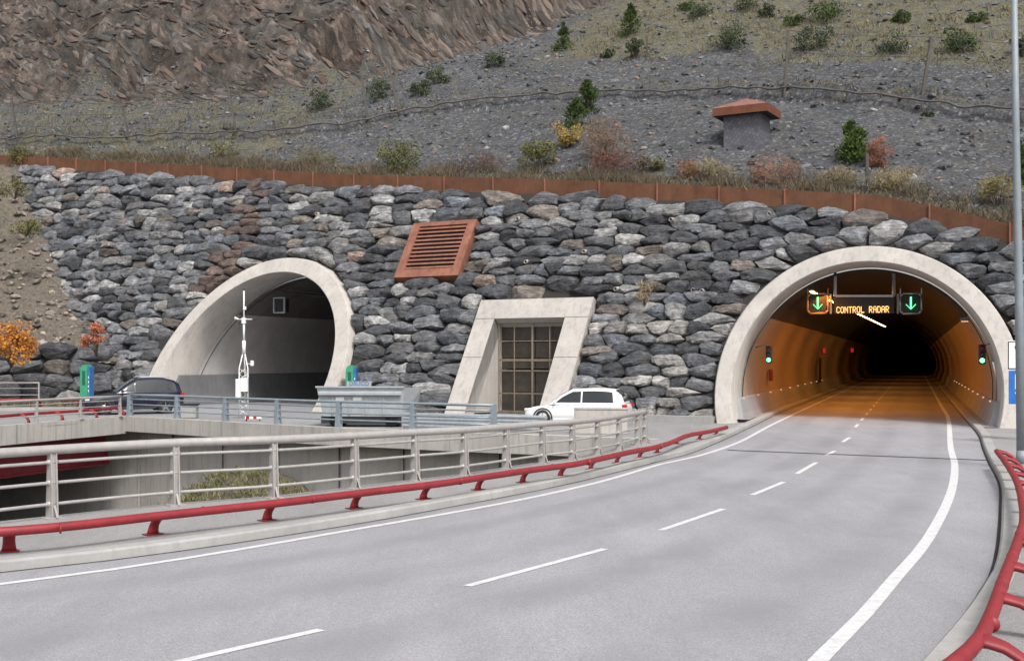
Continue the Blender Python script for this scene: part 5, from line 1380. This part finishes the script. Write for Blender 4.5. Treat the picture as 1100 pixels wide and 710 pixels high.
# road signs partly hidden by the lamp post
sg = empty('road_sign', Vector((16.1, 36.6, .12)), 'white square sign above a blue sign, half hidden by the lamp post', 'sign', None, R(-8))
sc_ = 36.6 / F
z_ = lambda py: CH + (HY - py) * sc_ - .12
g = MB(); g.tube([(0, .06, 0), (0, .06, z_(364))], .04, 10); g.build('post', M['galv'], sg, True)
g = MB(); g.box((0, 0, (z_(366) + z_(397)) / 2), (1.0, .03, z_(366) - z_(397)), bev=.01); g.build('white_panel', M['white'], sg, True)
g = MB(); zt, zb = z_(366) - .03, z_(397) + .03
for c, d_ in (((0, -.019, zt), (.96, .006, .03)), ((0, -.019, zb), (.96, .006, .03)), ((-.465, -.019, (zt + zb) / 2), (.03, .006, zt - zb)), ((.465, -.019, (zt + zb) / 2), (.03, .006, zt - zb))): g.box(c, d_)
g.tube([(-.2, -.014, z_(373)), (-.2, -.024, z_(373))], .085, 16)
g.bar((-.22, -.02, z_(386)), (-.12, -.02, z_(393)), .05, .012); g.bar((-.02, -.02, z_(384)), (-.12, -.02, z_(393)), .05, .012)
g.build('symbol', M['black'], sg, True)
g = MB(); g.box((.02, 0, (z_(398) + z_(434)) / 2), (.95, .03, z_(398) - z_(434)), bev=.01); g.build('blue_panel', M['sblue'], sg, True)
g = MB(); z0, z1 = z_(402), z_(418)
for c, d_ in (((0, -.019, z0), (.5, .006, .04)), ((-.25, -.019, (z0 + z1) / 2), (.04, .006, z0 - z1)), ((.25, -.019, (z0 + z1) / 2), (.04, .006, z0 - z1))): g.box(c, d_)
g.box((-.02, -.019, z_(409)), (.26, .006, .16))
for i in range(3): g.box((-.02, -.019, z_(422 + i * 4)), (.5 - .1 * i, .006, .05))
g.build('pictogram', M['white'], sg, True)

# ------------------------------------------------------------------ cars
def car(name, loc, rz, Lc, Wc, Hc, paintm, label, suv=False):
    """local x forward, y left, z up"""
    t = empty(name, loc, label, 'car', None, rz); hw = Wc / 2
    zb = .28 if suv else .2; belt = Hc * (.60 if suv else .59); wr = .35 if suv else .315
    xr, xf = -Lc / 2, Lc / 2
    wxr, wxf = xr + Lc * .195, xf - Lc * .195
    # lower body stations: x, bottom z, top z, half width
    st = [(xr, .42, belt * .80, hw * .80), (xr + .05, .32, belt * .96, hw * .88), (xr + .28, zb, belt + .02, hw * .97), (wxr, zb, belt + .02, hw), (0, zb, belt, hw), (Lc * .13, zb, belt - .01, hw),
          (Lc * .24, zb, belt - .04, hw), (wxf, zb, belt * .90, hw * .985), (xf - .35, zb, belt * .83, hw * .95), (xf - .12, .24, belt * .74, hw * .86), (xf - .02, .3, belt * .62, hw * .74), (xf, .36, belt * .52, hw * .66)]
    g = MB(); secs = []
    for x, z0, z1, w in st:
        h_ = z1 - z0
        half = [(w * .86, z0), (w * .97, z0 + h_ * .12), (w * 1.0, z0 + h_ * .45), (w * .985, z0 + h_ * .75), (w * .93, z0 + h_ * .93), (w * .80, z1), (w * .4, z1 + .012)]
        secs.append([(x, y, z) for y, z in half] + [(x, 0, z1 + .016)] + [(x, -y, z) for y, z in half[::-1]])
    g.loft(secs, close=True, cap=True)
    # greenhouse
    rb, rt, ft, fb = (xr + .10, xr + .52, Lc * (-.02 if suv else .03), Lc * (.19 if suv else .245))
    cst = [(rb, belt - .02, belt + .0, hw * .90, .86), (xr + .22, belt - .02, belt + (Hc - belt) * .55, hw * .92, .86), (rt, belt - .02, Hc - (.11 if suv else .05), hw * .93, .77), (rt + .4, belt - .02, Hc - .005, hw * .94, .78), ((rt + ft) / 2, belt - .02, Hc, hw * .945, .78), (ft, belt - .02, Hc - .035, hw * .945, .775), (ft + (fb - ft) * .5, belt - .02, belt + (Hc - belt) * .56, hw * .94, .83), (fb, belt - .03, belt - .01, hw * .93, .9)]
    secs = []
    def csec(x, z0, z1, w, k): h_ = z1 - z0; half = [(w, z0), (w * (1 - (1 - k) * .62), z0 + h_ * .62), (w * k, z0 + h_ * .93), (w * k * .86, z1)]; return [(x, y, z) for y, z in half] + [(x, 0, z1 + .012)] + [(x, -y, z) for y, z in half[::-1]]
    g.loft([csec(*q) for q in cst]); body = g.build('body', paintm, t, True)
    # surface lookup on the greenhouse side
    xs = [q[0] for q in cst]
    def side_y(x, z):
        z0 = np.interp(x, xs, [q[1] for q in cst]); z1 = np.interp(x, xs, [q[2] for q in cst]); w = np.interp(x, xs, [q[3] for q in cst]); k = np.interp(x, xs, [q[4] for q in cst])
        f_ = (z - z0) / max(.01, z1 - z0); return float(np.interp(f_, [0, .62, .93], [w, w * (1 - (1 - k) * .62), w * k]))
    zr = lambda x: float(np.interp(x, xs, [q[2] for q in cst]))
    def win(x0, x1, sy, taper0=0., taper1=0., m=M['glass']):
        g = MB(); nx = 8; A = []; B = []
        for i in range(nx + 1):
            x = x0 + (x1 - x0) * i / nx; zlo = belt + .05; zhi = zlo + max(.015, (zr(x) - belt - .02) * .86 - .05)
            xt = x + (taper0 * (1 - i / nx) + taper1 * i / nx)
            zc_ = min(zhi, belt + (zr(min(max(xt, xs[0]), xs[-1])) - belt) * .86)
            A.append((x, sy * (side_y(x, zlo) + .008), zlo)); B.append((xt, sy * (side_y(xt, zc_) + .008), zc_))
        mid = [tuple((np.array(a_) + np.array(b_)) / 2 + np.array([0, sy * .006, 0])) for a_, b_ in zip(A, B)]
        g.loft([[a_, m_, b_] for a_, m_, b_ in zip(A, mid, B)]); return g.build('window', m, t, True)
    for sy in (-1, 1):
        if suv: win(xr + .35, xr + .78, sy, .08, 0); win(xr + .84, -.02, sy); win(.05, fb - .28, sy, 0, -.12)
        else: win(xr + .52, -.32, sy, .06, .0); win(-.26, fb - .28, sy, .0, -.12)
    # windscreens
    def screen(xa, xb, name_, m, off_):
        g = MB(); secs = []
        for i in range(5):
            x = xa + (xb - xa) * i / 4; z = zr(x); k = float(np.interp(x, xs, [q[4] for q in cst])); w = float(np.interp(x, xs, [q[3] for q in cst])) * k * .86
            secs.append([(x + off_, y * w * .97, z + .015 + (.012 if y == 0 else 0)) for y in (-1, -.5, 0, .5, 1)])
        g.loft(secs); g.build(name_, m, t, True)
    screen(ft + .06, fb - .05, 'windscreen', M['wind'], .012); screen(rb + .03, rt - .04, 'rear_window', M['glass'], -.015)
    # wheels with arches
    for wx in (wxr, wxf):
        for sy in (-1, 1):
            yo = sy * (hw - .10)
            g = MB(); secs = []
            k = 24
            for y_, r_ in ((yo - sy * .11, wr * .9), (yo - sy * .09, wr), (yo + sy * .08, wr), (yo + sy * .105, wr * .93), (yo + sy * .10, wr * .66)):
                secs.append([(wx + math.cos(2 * math.pi * i / k) * r_, y_, wr + math.sin(2 * math.pi * i / k) * r_) for i in range(k)])
            g.loft(secs, close=True); wh = g.build('wheel', M['tyre'], t, True)
            g = MB(); g.tube([(wx, yo + sy * .05, wr), (wx, yo + sy * .07, wr)], wr * .66, k)
            for j in range(5):
                an = j * 2 * math.pi / 5 + .3; g.bar((wx, yo + sy * .09, wr), (wx + math.cos(an) * wr * .62, yo + sy * .09, wr + math.sin(an) * wr * .62), .03, .06)
            g.build('rim', M['rim'], wh, True)
            g = MB(); A = []; B = []
            for i in range(15):
                an = -.12 + (math.pi + .24) * i / 14
                A.append((wx + math.cos(an) * (wr + .03), sy * (hw + .004), wr + math.sin(an) * (wr + .03))); B.append((wx + math.cos(an) * (wr + .09), sy * (hw + .006), wr + math.sin(an) * (wr + .09)))
            g.loft([[a_, b_] for a_, b_ in zip(A, B)]); 
            g.add([(wx + math.cos(-.12 + (math.pi + .24) * i / 14) * (wr + .035), sy * (hw + .003), wr + math.sin(-.12 + (math.pi + .24) * i / 14) * (wr + .035)) for i in range(15)], [tuple(range(15))]) if False else None
            g.build('wheel_arch', M['black'], t, True)
    for sy in (-1, 1):
        g = MB(); g.box((xf - .17, sy * hw * .66, belt * .70), (.24, hw * .36, .13), ax=Matrix.Rotation(-sy * .45, 3, 'Z'), bev=.03); g.build('headlight', M['head'], t, True)
        g = MB(); g.box((xr + .10, sy * hw * .80, belt * .90), (.2, hw * .30, .16), ax=Matrix.Rotation(sy * .35, 3, 'Z'), bev=.03); g.build('tail_light', M['tail'], t, True)
        g = MB(); g.box((fb - .25, sy * (hw + .07), belt + .07), (.12, .17, .12), bev=.03); g.build('mirror', paintm if not suv else M['black'], t, True)
        g = MB(); g.box((-.15, sy * (hw * 1.0), belt * .82), (.18, .03, .03)); g.build('door_handle', paintm, t, True)
    g = MB(); g.box((xr + .015, 0, belt * .72), (.03, .5, .11)); g.build('number_plate', M['white'], t, True)
    g = MB(); g.box((xf - .03, 0, belt * .42), (.06, hw * 1.1, .16), bev=.03); g.build('grille', M['black'], t, True)
    g = MB(); g.box((0, 0, zb + .04), (Lc * .42, Wc * .99, .14), bev=.03); g.box((xr + .16, 0, zb + .12), (.22, Wc * .86, .16), bev=.03); g.box((xf - .22, 0, zb + .05), (.3, Wc * .8, .12), bev=.03); g.build('sill', M['black'] if suv else paintm, t, True)
    if suv:
        g = MB()
        for sy in (-1, 1): g.tube([(rt + .1, sy * hw * .7, Hc + .0), (rt + .25, sy * hw * .7, Hc + .05), (ft - .2, sy * hw * .7, Hc + .05), (ft - .05, sy * hw * .7, Hc - .01)], .018, 6)
        g.build('roof_rail', M['galv'], t, True)
    return t
car('parked_car', Vector((2.7, 47.3, .004)), R(180 - 15), 4.2, 1.8, 1.5, M['wcar'], 'white three door hatchback below the gated opening')
car('moving_car', Vector((-18.55, 56.9, .004)), R(180 + 27), 4.6, 1.9, 1.75, M['bcar'], 'dark blue family car in front of the left tunnel mouth', True)
print('stones', len(seeds), 'faces', sum(len(o.data.polygons) for o in scene.objects if o.type == 'MESH'))
